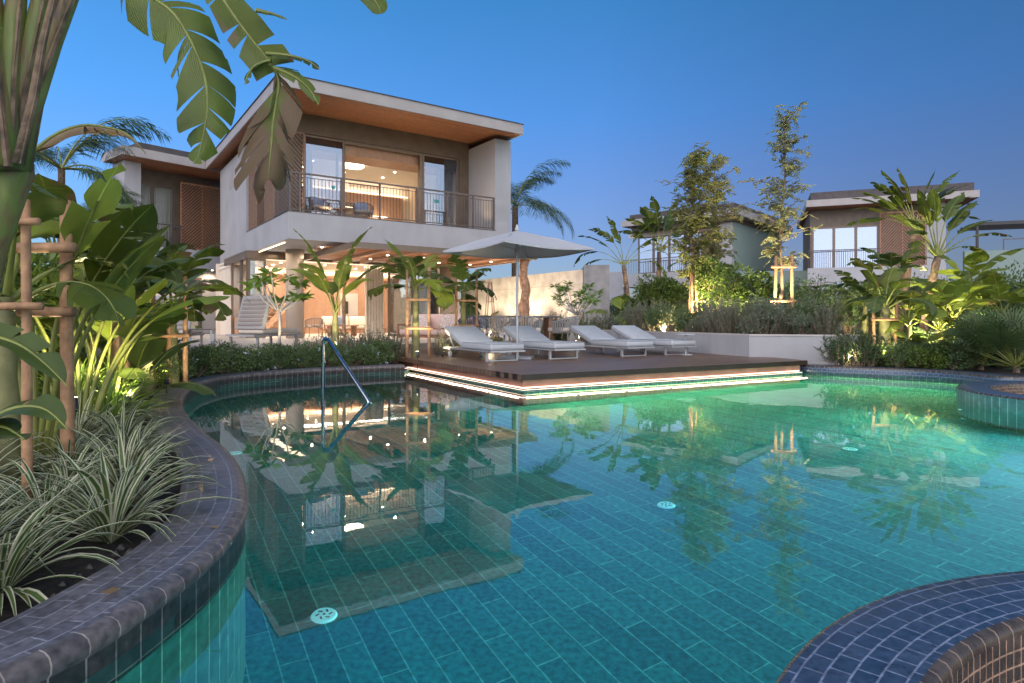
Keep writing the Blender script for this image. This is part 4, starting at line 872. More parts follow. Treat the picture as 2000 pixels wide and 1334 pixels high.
for k, (dx, rr, lab) in enumerate(((.15, .3, 'blush patterned throw pillow lying in the middle of the teak sofa'), (.6, -.2, 'blush patterned throw pillow at the right end of the teak sofa'), (-.5, .1, 'blush patterned throw pillow at the left end of the teak sofa'))):
    b = MB(); b.cushion(-.2, .2, -.05, .05, 0, .36, .05, M_=xf((0, 0, 0), R(-20), 0, 0)); o = b.build('throw_pillow', M['patterned'], None, True, SL+V(math.cos(R(-20))*dx, math.sin(R(-20))*dx-.06, .41)); o.rotation_euler = (0, rr, R(-20)); tag(o, lab, 'pillow', 'throw pillows on the teak sofa')
# dining table and rope chairs
DT = V(D(1000, 630, 15.6).x, 15.6, TZ+0.0)
dt = thing('dining_table', 'long dark dining table set outside in front of the lit concrete wall', 'table', DT, R(8))
b = MB(); b.box(-1.15, 1.15, -.42, .42, .70, .74); b.build('table_top', M['stone_t'], dt)
for x in (-1, 1): b = MB(); b.box(x*.9-.05, x*.9+.05, -.35, .35, 0, .699); b.build('leg', M['teak'], dt)
for k, (x, y, rz, lab) in enumerate(((-.9, -.75, PI, 'leftmost rope dining chair on the near side of the outdoor table'), (-.25, -.8, PI-.2, 'rope dining chair on the near side, second from the left of the outdoor table'), (.35, -.7, PI+.1, 'rope dining chair on the near side, just right of the parasol pole'), (1.25, -.45, PI+.9, 'rope dining chair at the right end of the outdoor table'), (-.6, .75, 0, 'left rope dining chair on the far side of the outdoor table'), (.3, .75, 0, 'right rope dining chair on the far side of the outdoor table'))):
    armchair(DT+V(x, y, 0), rz, lab, 'rope chairs round the outdoor dining table', M['greysling'] if k else M['bluecush'], M['cream'], 'dining chair')
ob = thing('lattice_obelisk', 'tapered wooden lattice obelisk standing by the lit concrete wall', 'plant support', V(D(957, 640, 17.5).x, 17.5, .3))
b = MB()
for k in range(4): a = k*PI/2+.5; b.tube([(math.cos(a)*.24, math.sin(a)*.24, 0), (math.cos(a)*.05, math.sin(a)*.05, 1.75)], .014, 6)
for z in (.4, .8, 1.2, 1.5):
    r_ = .24-.19*z/1.75
    for k in range(4): a = k*PI/2+.5; b.tube([(math.cos(a)*r_, math.sin(a)*r_, z), (math.cos(a+PI/2)*r_, math.sin(a+PI/2)*r_, z)], .01, 6)
b.build('lattice', M['teak'], ob)
# interior furniture on the ground floor
armchair(VL(2.3, 4.9, TZ), VR+PI, 'woven armchair just inside the open ground floor front', None, M['taupe'], M['cream'])
armchair(VL(.3, 5.6, TZ), VR+2.2, 'woven armchair by the glass corner of the ground floor', None, M['taupe'], M['cream'])
sofa(VL(4.4, 6.6, TZ), VR-.1, 'long cream sofa inside the lit ground floor living room', 2.4, M['cream'])
b = MB(); b.cushion(-.22, .22, -.06, .06, 0, .4, .05); o = b.build('throw_pillow', M['bluecush'], None, True, VL(3.9, 6.55, TZ+.42)); o.rotation_euler = (R(-15), 0, VR); tag(o, 'blue grey pillow on the cream sofa indoors', 'pillow')
it = thing('coffee_table', 'low dark coffee table inside the ground floor living room', 'table', VL(3.6, 5.4, TZ), VR)
b = MB(); b.box(-.6, .6, -.3, .3, .38, .42); b.build('table_top', M['teak'], it)
for x in (-1, 1): b = MB(); b.box(x*.5-.03, x*.5+.03, -.25, .25, 0, .379); b.build('leg', M['teak'], it)
cb = thing('sideboard', 'reddish wooden sideboard standing behind the plumeria indoors', 'cabinet', VL(.2, 7.0, TZ), VR)
b = MB(); b.box(-.4, .4, -.22, .22, .1, .75); b.build('body', M['woodin'], cb); b = MB(); b.box(-.36, .36, -.2, .2, 0, .099); b.build('plinth', M['dark'], cb)
lt = thing('lantern', 'lit lantern on the timber deck behind the left sun loungers', 'lantern', V(D(957, 650, 14.6).x, 14.6, TZ))
b = MB(); b.cyl(0, 0, 0, .02, .07, 12); b.cyl(0, 0, .22, .24, .07, 12); [b.box(math.cos(a)*.06-.005, math.cos(a)*.06+.005, math.sin(a)*.06-.005, math.sin(a)*.06+.005, .02, .22) for a in (0, PI/2, PI, 1.5*PI)]; b.build('cage', M['black'], lt); b = MB(); b.cyl(0, 0, .03, .18, .035, 12); b.build('glow', M['lamp'], lt); point(lt, (0, 0, .3), 3, r=.05)
# ================================================================ VEGETATION
RG = random.Random(11)
def blade_profile(s): return max(0.0, min(1, (s/.13)**.6) * (1-max(0, (s-.45)/.55)**2.2)) if s < 1 else 0
def blade(mb, mid, nrm, W, rng, ntear=5, fold=.25, droop=.35, cross=3, wr=(1, 1), jag=.0, mi=0, prof=blade_profile, sweep=.45):
    """banana-type blade along a midrib; nrm: upward normal hint; torn into strips on both sides"""
    n = len(mid)-1; tang = []; sides = []; ups = []
    for i in range(n+1):
        t_ = (mid[min(i+1, n)]-mid[max(i-1, 0)]).normalized(); sd = t_.cross(nrm if not callable(nrm) else nrm(i/n)).normalized(); tang.append(t_); sides.append(sd); ups.append(sd.cross(t_).normalized())
    ln = sum((mid[i+1]-mid[i]).length for i in range(n))
    for si, sg in enumerate((1, -1)):
        cuts = sorted(set([0, n]+[rng.randint(2, n-1) for _ in range(ntear)]))
        for c in range(len(cuts)-1):
            i0, i1 = cuts[c], cuts[c+1]; extra = rng.uniform(-.25, 1)*droop; shift = rng.uniform(-.02, .10) if ntear else 0; rows = []
            for i in range(i0, i1+1):
                s_ = i/n; wd = W*prof(s_)*wr[si]; row = []
                for k in range(cross+1):
                    q = k/cross; ang = fold-(droop*.6+extra)*q*1.1 if ntear else fold-droop*q
                    pinch = (((i0+i1)/2-i)/max(1, n))*ln*.22*q if (i1-i0 < n) else 0
                    p = mid[i]+sides[i]*(sg*wd*q*math.cos(ang))+ups[i]*(wd*q*math.sin(ang))+tang[i]*(shift*q*W*2+q*wd*sweep+pinch)
                    row.append(p)
                rows.append(row)
            for i in range(len(rows)-1):
                for k in range(cross):
                    v0 = .5+sg*.5*k/cross; v1 = .5+sg*.5*(k+1)/cross; ua = (i0+i)/n; ub = (i0+i+1)/n
                    q4 = [rows[i][k], rows[i+1][k], rows[i+1][k+1], rows[i][k+1]]; uv = [(ua, v0), (ub, v0), (ub, v1), (ua, v1)]
                    if sg < 0: q4.reverse(); uv.reverse()
                    mb.face(q4, mi, uv)
def weld(o):
    bm = bmesh.new(); bm.from_mesh(o.data); bmesh.ops.remove_doubles(bm, verts=bm.verts, dist=.0008); bm.to_mesh(o.data); bm.free(); o.data.polygons.foreach_set('use_smooth', [True]*len(o.data.polygons)); return o
def leaf_obj(parent, base, az, el, plen, blen, W, m, rng, bend=1.2, droop=.35, tear=5, fold=.18, pr=.018, twist=0, n=16):
    """stalk then blade; el falls along the length by bend (radians)"""
    pts = [Vector(base)]; tot = plen+blen; steps = 24; e = el; p = Vector(base)
    for i in range(steps):
        s_ = (i+1)/steps; e = el-bend*s_**1.7; a = az+twist*s_
        p = p+V(math.cos(a)*math.cos(e), math.sin(a)*math.cos(e), math.sin(e))*(tot/steps); pts.append(p.copy())
    kp = max(1, int(steps*plen/tot)); b = MB()
    b.tube(pts[:kp+1]+pts[kp+1:steps-1:2], [pr*(1-.5*i/kp) for i in range(kp+1)]+[pr*.4*(1-i/14) for i in range(len(pts[kp+1:steps-1:2]))], 6, 1, cap=False)
    mid = pts[kp:]
    # resample to n segments
    mm = []; 
    for i in range(n+1):
        f = i/n*(len(mid)-1); k = min(int(f), len(mid)-2); mm.append(mid[k].lerp(mid[k+1], f-k))
    hint = V(0, 0, 1)
    def nh(s_):
        i = min(int(s_*n), n-1); t_ = (mm[i+1]-mm[i]).normalized(); h = V(-math.cos(az)*t_.z, -math.sin(az)*t_.z, math.hypot(t_.x, t_.y)+.02)
        return h+V(-math.sin(az), math.cos(az), 0)*(.35*twist)
    blade(b, mm, nh, W, rng, tear, fold, droop)
    return weld(b.build('leaf', [m, M['petiole']], parent))
def banana(px, Y, z0, hs, nl, blen, W, lab, seed, mats=('banana',), group='banana plants', plen=.35, sr=.09, el0=1.25, lean=(0, 0), fan=None, tear=6, cat='banana plant', name='banana_plant', stems=1, bendm=1.0, trunk='pseudostem', spread=1.0, droop=.35, only=None):
    rng = random.Random(seed); base = V(D(px, 0, Y).x, Y, z0)
    t_ = thing(name, lab, cat, base, 0, group)
    top = V(lean[0], lean[1], hs); b = MB(); npt = 10
    b.tube([V(top.x*(k/npt)**1.5, top.y*(k/npt)**1.5, hs*k/npt-.05) for k in range(npt+1)], [sr*(1.25-.55*k/npt) for k in range(npt+1)], 12, wob=.06, rng=rng)
    b.build('stem', M[trunk], t_, True)
    for k in range(nl):
        if fan is None: az = k*2.4+rng.uniform(-.3, .3)+seed
        else: az = fan+(0 if k % 2 else PI)+rng.uniform(-.35, .35)
        s_ = k/max(1, nl-1); el = el0-(1-s_)*.75*spread+rng.uniform(-.12, .12); k_ = rng.uniform(.8, 1.1)
        bb = top+V(math.cos(az)*sr*.4, math.sin(az)*sr*.4, -.12*(1-s_))
        leaf_obj(t_, bb, az, el, plen*k_, blen*k_, W*rng.uniform(.9, 1.2), L[rng.choice(mats)], rng, bend=(.9+.9*(1-s_))*bendm*rng.uniform(.8, 1.2), droop=droop*rng.uniform(.7, 1.4), tear=rng.randint(max(0, tear-3), tear+2), twist=rng.uniform(-.3, .3), pr=.016+.006*(sr/.09))
    return t_
def strelitzia(px, Y, z0, ht, nl, plen, blen, W, lab, seed, mats=('banana',), fan=0, group='bird of paradise plants', trunk=0, lean=(0, 0), tear=6, bendm=1, spread=.8, droop=.3, cat='bird of paradise plant'):
    """fan of long upright stalks with paddle leaves; optional bare trunk below"""
    rng = random.Random(seed); base = V(D(px, 0, Y).x, Y, z0); t_ = thing('strelitzia_plant', lab, cat, base, 0, group)
    top = V(lean[0], lean[1], max(trunk, .05))
    b = MB(); npt = 12
    b.tube([V(top.x*(k/npt)**1.4, top.y*(k/npt)**1.4, top.z*k/npt-.05) for k in range(npt+1)], [.085*(1.1-.2*k/npt)+(.014 if k % 2 else 0) for k in range(npt+1)], 12, wob=.12, rng=rng)
    b.build('trunk', M['fibre'] if trunk > .3 else M['pseudostem'], t_, True)
    for k in range(nl):
        f = (k/(nl-1)*2-1) if nl > 1 else 0; az = fan+(0 if f > 0 else PI)+rng.uniform(-.3, .3); el = PI/2-abs(f)*spread-rng.uniform(0, .12)
        leaf_obj(t_, top+V(math.cos(fan)*f*.08, math.sin(fan)*f*.08, -.02), az, el, plen*rng.uniform(.8, 1.15), blen*rng.uniform(.85, 1.1), W*rng.uniform(.85, 1.1), L[rng.choice(mats)], rng, bend=(.25+.9*abs(f)+rng.uniform(0, .5))*bendm, droop=droop*rng.uniform(.6, 1.3), tear=rng.randint(max(0, tear-3), tear+2), twist=rng.uniform(-.5, .5), pr=.02)
    return t_
# numpy leaf scatter ----------------------------------------------------------
def cards(name, P_, Dr, Ln, Wd, m, parent=None, rs=None, fold=.0, extra=None, mats=None, mi=None):
    """one folded four-corner leaf per point; P_, Dr are (n,3), Ln, Wd are (n,)"""
    rs = rs or np.random.RandomState(1); n = len(P_); Dr = Dr/np.linalg.norm(Dr, axis=1, keepdims=True)
    rv = rs.normal(size=(n, 3)); S = np.cross(Dr, rv); S /= np.linalg.norm(S, axis=1, keepdims=True)+1e-9; N = np.cross(S, Dr)
    Ln = np.asarray(Ln)[:, None]; Wd = np.asarray(Wd)[:, None]
    v = np.empty((n, 4, 3)); v[:, 0] = P_; v[:, 1] = P_+Dr*Ln*.45+S*Wd*.5+N*Wd*fold; v[:, 2] = P_+Dr*Ln-N*Ln*.08; v[:, 3] = P_+Dr*Ln*.45-S*Wd*.5+N*Wd*fold
    me = bpy.data.meshes.new(name); me.vertices.add(n*4); me.vertices.foreach_set('co', v.ravel()); me.loops.add(n*4); me.loops.foreach_set('vertex_index', np.arange(n*4)); me.polygons.add(n); me.polygons.foreach_set('loop_start', np.arange(n)*4); me.polygons.foreach_set('loop_total', np.full(n, 4))
    for q in (mats or [m]): me.materials.append(q)
    if mi is not None: me.polygons.foreach_set('material_index', mi)
    me.update(); me.validate(); o = bpy.data.objects.new(name, me); sc.collection.objects.link(o)
    if parent: o.parent = parent
    return o
def upright_shrub(name_, lab, cat, group, seed, h=.6, r=.3, stems=38, per=46, m='rosemary', ll=.035, lw=.009, loc=(0, 0, 0), flowers=0, spread=.5):
    rs = np.random.RandomState(seed); t_ = thing(name_, lab, cat, loc, 0, group); PP = []; DD = []; b = MB(); FF = []
    for i in range(stems):
        a = rs.uniform(0, 2*PI); rr = r*math.sqrt(rs.uniform(0, 1)); bx, by = math.cos(a)*rr*.4, math.sin(a)*rr*.4; tx, ty = math.cos(a)*rr, math.sin(a)*rr
        hh = h*rs.uniform(.55, 1.05)*(1-.35*(rr/r)**2); tx += rs.normal()*.05; ty += rs.normal()*.05
        b.tube([(bx, by, 0), ((bx+tx)/2*1.1, (by+ty)/2*1.1, hh*.5), (tx, ty, hh)], [.006, .004, .002], 3, cap=False)
        s_ = rs.uniform(.08, 1, per)**.8; px_ = bx+(tx-bx)*s_*(1.0); py_ = by+(ty-by)*s_; pz = hh*s_
        PP.append(np.stack([px_, py_, pz], 1)); aa = rs.uniform(0, 2*PI, per); DD.append(np.stack([np.cos(aa), np.sin(aa), rs.uniform(.2, 1.3, per)], 1)*np.array([spread*1.6, spread*1.6, 1]))
        if flowers and i % 3 == 0: FF.append((tx, ty, hh))
    b.build('stems', M['bark'], t_); PP = np.concatenate(PP); DD = np.concatenate(DD); n = len(PP)
    cards('foliage', PP, DD, ll*rs.uniform(.7, 1.4, n), lw*rs.uniform(.8, 1.3, n), L[m], t_, rs)
    if FF:
        fp = np.repeat(np.array(FF), 6, 0)+rs.normal(size=(len(FF)*6, 3))*.02; cards('flowers', fp, rs.normal(size=fp.shape), np.full(len(fp), .03), np.full(len(fp), .03), M['flower'], t_, rs)
    return t_
def bush(name_, lab, cat, group, seed, rx=.5, rz_=.5, n=2600, m='hedge', ll=.05, lw=.025, loc=(0, 0, 0), flowers=0, lumps=9):
    rs = np.random.RandomState(seed); t_ = thing(name_, lab, cat, loc, 0, group); b = MB(); C_ = []
    for k in range(lumps):
        a = rs.uniform(0, 2*PI); rr = rx*math.sqrt(rs.uniform(0, 1))*.8; z = rz_*rs.uniform(.5, 1.5); C_.append((math.cos(a)*rr, math.sin(a)*rr, z, rs.uniform(.28, .5)*rx))
        b.tube([(0, 0, 0), (math.cos(a)*rr*.5, math.sin(a)*rr*.5, z*.6), (math.cos(a)*rr, math.sin(a)*rr, z)], [.014, .009, .004], 4, cap=False)
    b.build('stems', M['bark'], t_); C_ = np.array(C_); idx = rs.randint(0, lumps, n); d = rs.normal(size=(n, 3)); d /= np.linalg.norm(d, axis=1, keepdims=True)
    r_ = C_[idx, 3]*rs.uniform(.45, 1.12, n)**.6; PP = C_[idx, :3]+d*r_[:, None]*np.array([1, 1, .9]); ok = PP[:, 2] > .01; PP = PP[ok]; d = d[ok]; k = len(PP)
    cards('foliage', PP, d+rs.normal(size=(k, 3))*.5+np.array([0, 0, .25]), ll*rs.uniform(.6, 1.3, k), lw*rs.uniform(.8, 1.2, k), L[m], t_, rs, fold=.15)
    if flowers:
        q = rs.choice(k, flowers); fp = np.repeat(PP[q]+d[q]*.04, 9, 0)+rs.normal(size=(flowers*9, 3))*.017; cards('flowers', fp, rs.normal(size=fp.shape), np.full(len(fp), .028), np.full(len(fp), .028), M['flower'], t_, rs)
    return t_
def grass_clump(name_, lab, cat, group, seed, nb=34, ln=.55, wd=.026, m='varieg', loc=(0, 0, 0), up=.9):
    rng = random.Random(seed); t_ = thing(name_, lab, cat, loc, 0, group); b = MB()
    for k in range(nb):
        az = rng.uniform(0, 2*PI); el = up+rng.uniform(-.55, .5); L_ = ln*rng.uniform(.6, 1.15); w2 = wd*rng.uniform(.7, 1.2); bend = rng.uniform(.6, 2.0); n = 8
        p = V(math.cos(az)*.03*rng.random(), math.sin(az)*.03*rng.random(), 0); sd = V(-math.sin(az), math.cos(az), 0); rows = []; tw_ = rng.uniform(-.5, .5)
        for i in range(n+1):
            s_ = i/n; e = el-bend*s_**1.6; d = V(math.cos(az)*math.cos(e), math.sin(az)*math.cos(e), math.sin(e)); u_ = sd.cross(d)*-1
            wi = w2*(.55+.9*s_ if s_ < .45 else .955*(1-((s_-.45)/.55)**1.8))*.5; sdd = (sd*math.cos(tw_*s_)+u_*math.sin(tw_*s_))
            rows.append((p+sdd*wi+u_*wi*.35, p.copy(), p-sdd*wi+u_*wi*.35)); p = p+d*(L_/n)
        for i in range(n):
            a, c = rows[i], rows[i+1]; b.face([a[0], a[1], c[1], c[0]], 0, [(i/n, 0), (i/n, .5), ((i+1)/n, .5), ((i+1)/n, 0)]); b.face([a[1], a[2], c[2], c[1]], 0, [(i/n, .5), (i/n, 1), ((i+1)/n, 1), ((i+1)/n, .5)])
    weld(b.build('blades', L[m], t_)); return t_
def scatter(protos, spots, rng, smin=.8, smax=1.2, label=None):
    """first uses move the prototypes themselves, later ones are copies"""
    for i, s_ in enumerate(spots):
        pr = protos[i % len(protos)]; k = rng.uniform(smin, smax)*(s_[3] if len(s_) > 3 else 1); rz = rng.uniform(0, 6.28)
        if i < len(protos): pr.location = s_[:3]; pr.rotation_euler = (0, 0, rz); pr.scale = (k, k, k)
        else: copy_thing(pr, s_[:3], rz, k)
# ---- variegated and bright grasses on the left bed
rng = random.Random(5); inner = offset_out(cpath, .29); outn = offset_out(cpath, 1.29)
lab_v = 'clump of cream striped green blades arching over the soil beside the left coping'
protos = [grass_clump('striped_grass', lab_v, 'ornamental grass', 'striped grass clumps in the near left bed', 100+k, 70, .44, .025) for k in range(7)]
spots = []
for i in range(len(cpath)):
    y = cpath[i].y
    if y < .9 or y > 6.6 or cpath[i].x < -6: continue
    if i % 2: continue
    for off in (.24, .5, .85, 1.25, 1.6, 2.0, 2.5):
        d = (outn[i]-inner[i]); p = inner[i]+d*(off+rng.uniform(-.1, .1))
        if any((p.x-q[0])**2+(p.y-q[1])**2 < (.23+.018*p.y)**2 for q in spots): continue
        px = 1000+F*p.x/p.y
        if px < -250 or p.y < 1.25 or p.y > 5.6: continue
        # keep off the coping itself
        if min((p-q).length for q in cpath) < .47: continue
        spots.append((p.x, p.y, .10))
scatter(protos, spots, rng, .74, 1.15)
lab_g = 'tuft of bright green narrow blades in the lit bed behind the striped grasses'
protos = [grass_clump('green_grass', lab_g, 'ornamental grass', 'bright green grass tufts in the left bed', 200+k, 55, .62, .017, 'grass', up=1.2) for k in range(4)]
spots = []
for _ in range(600):
    Y = rng.uniform(4.9, 8.9); px = rng.uniform(110, 345); p = V((px-1000)/F*Y, Y, 0)
    if min((p-q).length for q in cpath) < .52 or any((p.x-q[0])**2+(p.y-q[1])**2 < .08 for q in spots): continue
    spots.append((p.x, p.y, .10))
scatter(protos, spots[:46], rng, .8, 1.2)
# fallen leaves, pebbles near the coping
b = MB()
for k in range(150):
    i = rng.randint(5, 60); p = inner[i]+(outn[i]-inner[i])*rng.uniform(.03, .5); r_ = rng.uniform(.006, .018); b.tube([(p.x-r_, p.y, .105), (p.x, p.y, .105+r_*.5), (p.x+r_, p.y, .105)], [r_*.3, r_, r_*.3], 6)
tag(b.build('pebbles', M['pebble']), 'small dark pebbles lying on the soil', 'pebbles', kind='stuff')
PP, DD = [], []
for k in range(70):
    i = rng.randint(4, len(cpath)-20); p = cpath[i]+(outn[i]-inner[i])*rng.choice((rng.uniform(.05, .26), rng.uniform(.31, .9), rng.uniform(.31, .9))); on = (p-cpath[i]).length < .29
    PP.append((p.x, p.y, .176 if on else .125)); DD.append((rng.uniform(-1, 1), rng.uniform(-1, 1), .08))
o = cards('leaf_litter', np.array(PP), np.array(DD), np.random.RandomState(4).uniform(.03, .07, 70), np.random.RandomState(5).uniform(.012, .022, 70), L['dry']); tag(o, 'small fallen dry leaves on the soil and the left coping', 'leaf litter', kind='stuff')
# ---- hedge behind the far left coping
lab_h = 'low dark green leafy shrub with small pale blue flowers behind the far left coping'
protos = [bush('hedge_shrub', lab_h, 'shrub', 'low flowering shrubs behind the far left coping', 300+k, .5, .26, 3600, 'hedge', .04, .02, flowers=5) for k in range(4)]
spots = []
for i in range(0, len(cpath)):
    if cpath[i].y < 7.0 : continue
    for off in (.35, .9):
        p = inner[i]+(outn[i]-inner[i])*(off+rng.uniform(-.08, .08))
        if any((p.x-q[0])**2+(p.y-q[1])**2 < .2 for q in spots) or 1000+F*p.x/p.y < 290 or 1000+F*p.x/p.y > 780: continue
        spots.append((p.x, p.y, .12, .8+.1*off))
scatter(protos, spots, rng, .85, 1.1)
lab_r = 'upright grey green needle leaved shrub between the pool coping and the banana plants'
protos = [upright_shrub('rosemary_shrub', lab_r, 'shrub', 'upright grey green shrubs beside the coping', 320+k, .75, .3, 44, 60) for k in range(3)]
spots = [(D(px, 0, Y).x, Y, .12) for px, Y in ((590, 12.9), (615, 13.1), (632, 12.7), (672, 12.6), (690, 13.0), (710, 12.6), (735, 12.8), (760, 13.2), (772, 12.9), (862, 13.6), (880, 13.9), (655, 13.2), (722, 13.1))]
scatter(protos, spots, rng, .8, 1.1)
# ---- grey shrubs along the planter wall
lab_l = 'grey green upright shrub in the raised bed right behind the white planter wall'
protos = [upright_shrub('lavender_shrub', lab_l, 'shrub', 'grey green shrubs behind the planter wall', 340+k, .95, .42, 60, 62, ll=.045, lw=.012) for k in range(4)]
spots = []
for a, c, n in ((pw[1], pw[2], 13), (pw[2], pw[3], 4), (pw[3], pw[4], 1)):
    d = (c-a).normalized(); nn = V(-d.y, d.x, 0)
    for k in range(n):
        for off in (.6, 1.25):
            p = a+(c-a)*((k+.5)/n)+nn*(off+rng.uniform(-.12, .12)); spots.append((p.x, p.y, .6))
protos += [bush('lavender_shrub', lab_l, 'shrub', 'grey green shrubs behind the planter wall', 350+k, .5, .42, 2400, ('hedge', 'rosemary')[k], .045, .02, lumps=8) for k in range(2)]
rng.shuffle(spots); scatter(protos, spots, rng, .55, 1.2)
spots2 = [(D(px, 0, Y).x, Y, .35) for px, Y in ((1052, 18.6), (1075, 18.2), (1100, 18.8), (1140, 18.6), (1165, 18.9), (1188, 19.4), (1090, 15.8), (1015, 18.9))]
lab_l2 = 'leafy grey green shrub in the bed below the lit concrete wall'
protos2 = [upright_shrub('rosemary_shrub', lab_l2, 'shrub', 'shrubs in the bed below the concrete wall', 360+k, .85, .36, 50, 56, 'rosemary' if k else 'hedge', .045, .014) for k in range(3)]
scatter(protos2, spots2, rng, .8, 1.2)
# glossy bushes in the raised bed
for k, (px, Y, rx, rz_, lab) in enumerate(((1300, 20.5, .95, 1.05, 'broad glossy leaved bush left of the first staked tree'), (1242, 21.5, .7, .75, 'glossy leaved bush next to the grey concrete pillar'), (1415, 17.6, .8, 1.25, 'tall bright lit glossy bush right of the first staked tree'), (1475, 17.6, .65, 1.15, 'glossy bush just left of the second staked tree'), (1590, 16.6, .85, .85, 'flowering dark bush right of the second staked tree'), (1655, 14.6, .8, .75, 'dark bush with pale blue flowers at the right end of the planter'), (1700, 19, 1.0, .8, 'leafy bush below the distant parasol'))):
    bush('leafy_bush', lab, 'bush', None, 400+k, rx, rz_, 3400, 'glossy' if k < 4 else 'hedge', .11 if k < 4 else .06, .05 if k < 4 else .028, (D(px, 0, Y).x, Y, .6), flowers=0 if k < 4 else 14, lumps=14)
# oleanders in front of the planter wall
for k, (px, Y) in enumerate(((1640, 11.9), (1668, 12.1), (1690, 11.7))):
    upright_shrub('oleander', ['leftmost thin leaved oleander against the beige planter wall', 'middle oleander against the planter wall', 'oleander beside the staked banana plant'][k], 'shrub', 'oleanders', 380+k, .75, .35, 20, 40, 'oleander', .11, .016, (D(px, 0, Y).x, Y, .12))
# far hedge behind everything, filling between the villas
for k, (px, Y, rx, rz_, lab) in enumerate(((1780, 20, 1.6, .9, 'wide bush behind the right banana plants'), (1900, 19, 1.8, .9, 'wide bush below the green parapet wall'), (1990, 16, 1.6, .7, 'wide bush at the right edge of the photo'), (1560, 24, 1.4, .8, 'bush in front of the link wall'), (1225, 26, 1.2, .7, 'bush below the tall paddle leaved plants'))):
    bush('leafy_bush', lab, 'bush', None, 430+k, rx, rz_, 5200, 'hedge', .12, .05, (D(px, 0, Y).x, Y, .5), lumps=18)
lab_f = 'dense narrow leaved shrub filling the bed right behind the far blue coping'
protos = [bush('filler_shrub', lab_f, 'shrub', 'dense shrubs behind the far blue coping', 460+k, .55, .36, 2600, ('glossy', 'hedge', 'oleander')[k], (.08, .05, .1)[k], (.035, .024, .016)[k], lumps=10) for k in range(3)]
spots = [(D(px, 0, Y).x, Y, .12, .62 if Y < 12.6 else .8) for px, Y in ((1712, 12.0), (1752, 11.5), (1782, 12.0), (1812, 11.3), (1835, 11.9), (1862, 11.1), (1892, 12.2), (1925, 12.2), (1960, 11.8), (1995, 12.2), (1880, 13.6), (1940, 13.8), (2000, 13.8), (1700, 13.2), (1920, 15.2), (1985, 15.2))]
scatter(protos, spots, rng, .85, 1.3)
# ---- fan palms
def fan_palm(px, Y, z0, r, nf, lab, seed, loc=None):
    rng = random.Random(seed); t_ = thing('fan_palm', lab, 'palm', (D(px, 0, Y).x, Y, z0), 0, 'low fan palms at the right')
    b = MB(); b.tube([(0, 0, 0), (0, 0, r*.12)], [.05, .04], 10, wob=.15, rng=rng); b.build('trunk', M['fibre'], t_)
    for k in range(nf):
        az = k*2.4+rng.uniform(-.3, .3); el = rng.uniform(.0, 1.35); pl = r*rng.uniform(.45, .75); d = V(math.cos(az)*math.cos(el), math.sin(az)*math.cos(el), math.sin(el)); base = V(0, 0, r*.1); tip = base+d*pl
        b = MB(); b.tube([base, tip], [.008, .006], 4, 1, cap=False); sd = V(-math.sin(az), math.cos(az), 0); up = sd.cross(d)*-1
        for j in range(22):
            a = R(-125)+R(250)*j/21; dd = (d*math.cos(a)+sd*math.sin(a)).normalized(); le = r*.5*(.75+.25*math.cos(a)); s2 = dd.cross(up).normalized(); m_ = tip+dd*le*.55; e_ = tip+dd*le-V(0, 0, le*.18)+up*.02; w2 = .012
            b.face([tip, m_+s2*w2, e_, m_-s2*w2])
        b.build('frond', [L['fan'], M['petiole']], t_)
    return t_
for k, (px, Y, r, lab) in enumerate(((1985, 10.6, 1.0, 'largest low fan palm at the right edge behind the blue coping'), (1915, 11.2, .95, 'low fan palm behind the curve of the blue coping'), (1860, 12.4, .9, 'low fan palm right of the lit broad leaves'), (1965, 13.0, 1.15, 'fan palm in the second row at the right edge'), (1600, 19.2, 1.0, 'fan palm behind the flowering bushes near the distant parasol'), (2030, 11.8, 1.1, 'fan palm cut by the right edge of the photo'), (1900, 13.6, 1.05, 'fan palm in the second row below the banana plants'), (1800, 11.6, .55, 'small fan palm behind the blue coping beside the lit leaf'))):
    fan_palm(px, Y, .12 if Y < 14 else .6, r, 32, lab, 500+k)
# ---- feather palms
def feather_palm(loc, lab, flen, nf, seed, m='palm', trunk_h=0, az0=None, elr=(.2, 1.3), bend=1.9):
    rng = random.Random(seed); t_ = thing('feather_palm', lab, 'palm', loc)
    if trunk_h: b = MB(); b.tube([(0, 0, -trunk_h), (0, 0, 0)], [.2, .16] if trunk_h > 4 else [.09, .06], 14, wob=.06, rng=rng); b.build('trunk', M['fibre'], t_)
    for k in range(nf):
        az = (k*2.4 if az0 is None else az0[k % len(az0)])+rng.uniform(-.2, .2); el = elr[0]+(elr[1]-elr[0])*((k*.618) % 1); n = 34; p = V(0, 0, 0); b = MB(); pts = [p.copy()]; L_ = flen*rng.uniform(.85, 1.1); sd = V(-math.sin(az), math.cos(az), 0)
        for i in range(n):
            s_ = (i+1)/n; e = el-bend*s_**1.6; d = V(math.cos(az)*math.cos(e), math.sin(az)*math.cos(e), math.sin(e)); p = p+d*L_/n; pts.append(p.copy())
            if s_ > .18:
                for sg in (1, -1):
                    for rep in range(2):
                        o = p-d*rep*L_/n*.5; le = L_*.24*math.sin(min(1, s_*.95+.05)*PI)**.5*rng.uniform(.8, 1.1)+.03; dd = (sd*sg*.75+d*.75+V(0, 0, rng.uniform(-.5, .15))).normalized(); q = o+dd*le*.5; e2 = o+dd*le-V(0, 0, le*.28); w_ = .009*flen/2.3+.003; b.face([o, q+d*w_, e2, q-d*w_])
        b.tube(pts[::3], [.02*(1-i/14) for i in range(len(pts[::3]))], 5, 1, cap=False); b.build('frond', [L[m], M['petiole']], t_)
    return t_
feather_palm(D(1006, 402, 33), 'feather palm behind the right end of the main villa upper wall', 3.9, 24, 600, trunk_h=6.3, elr=(.1, 1.35), bend=1.7)
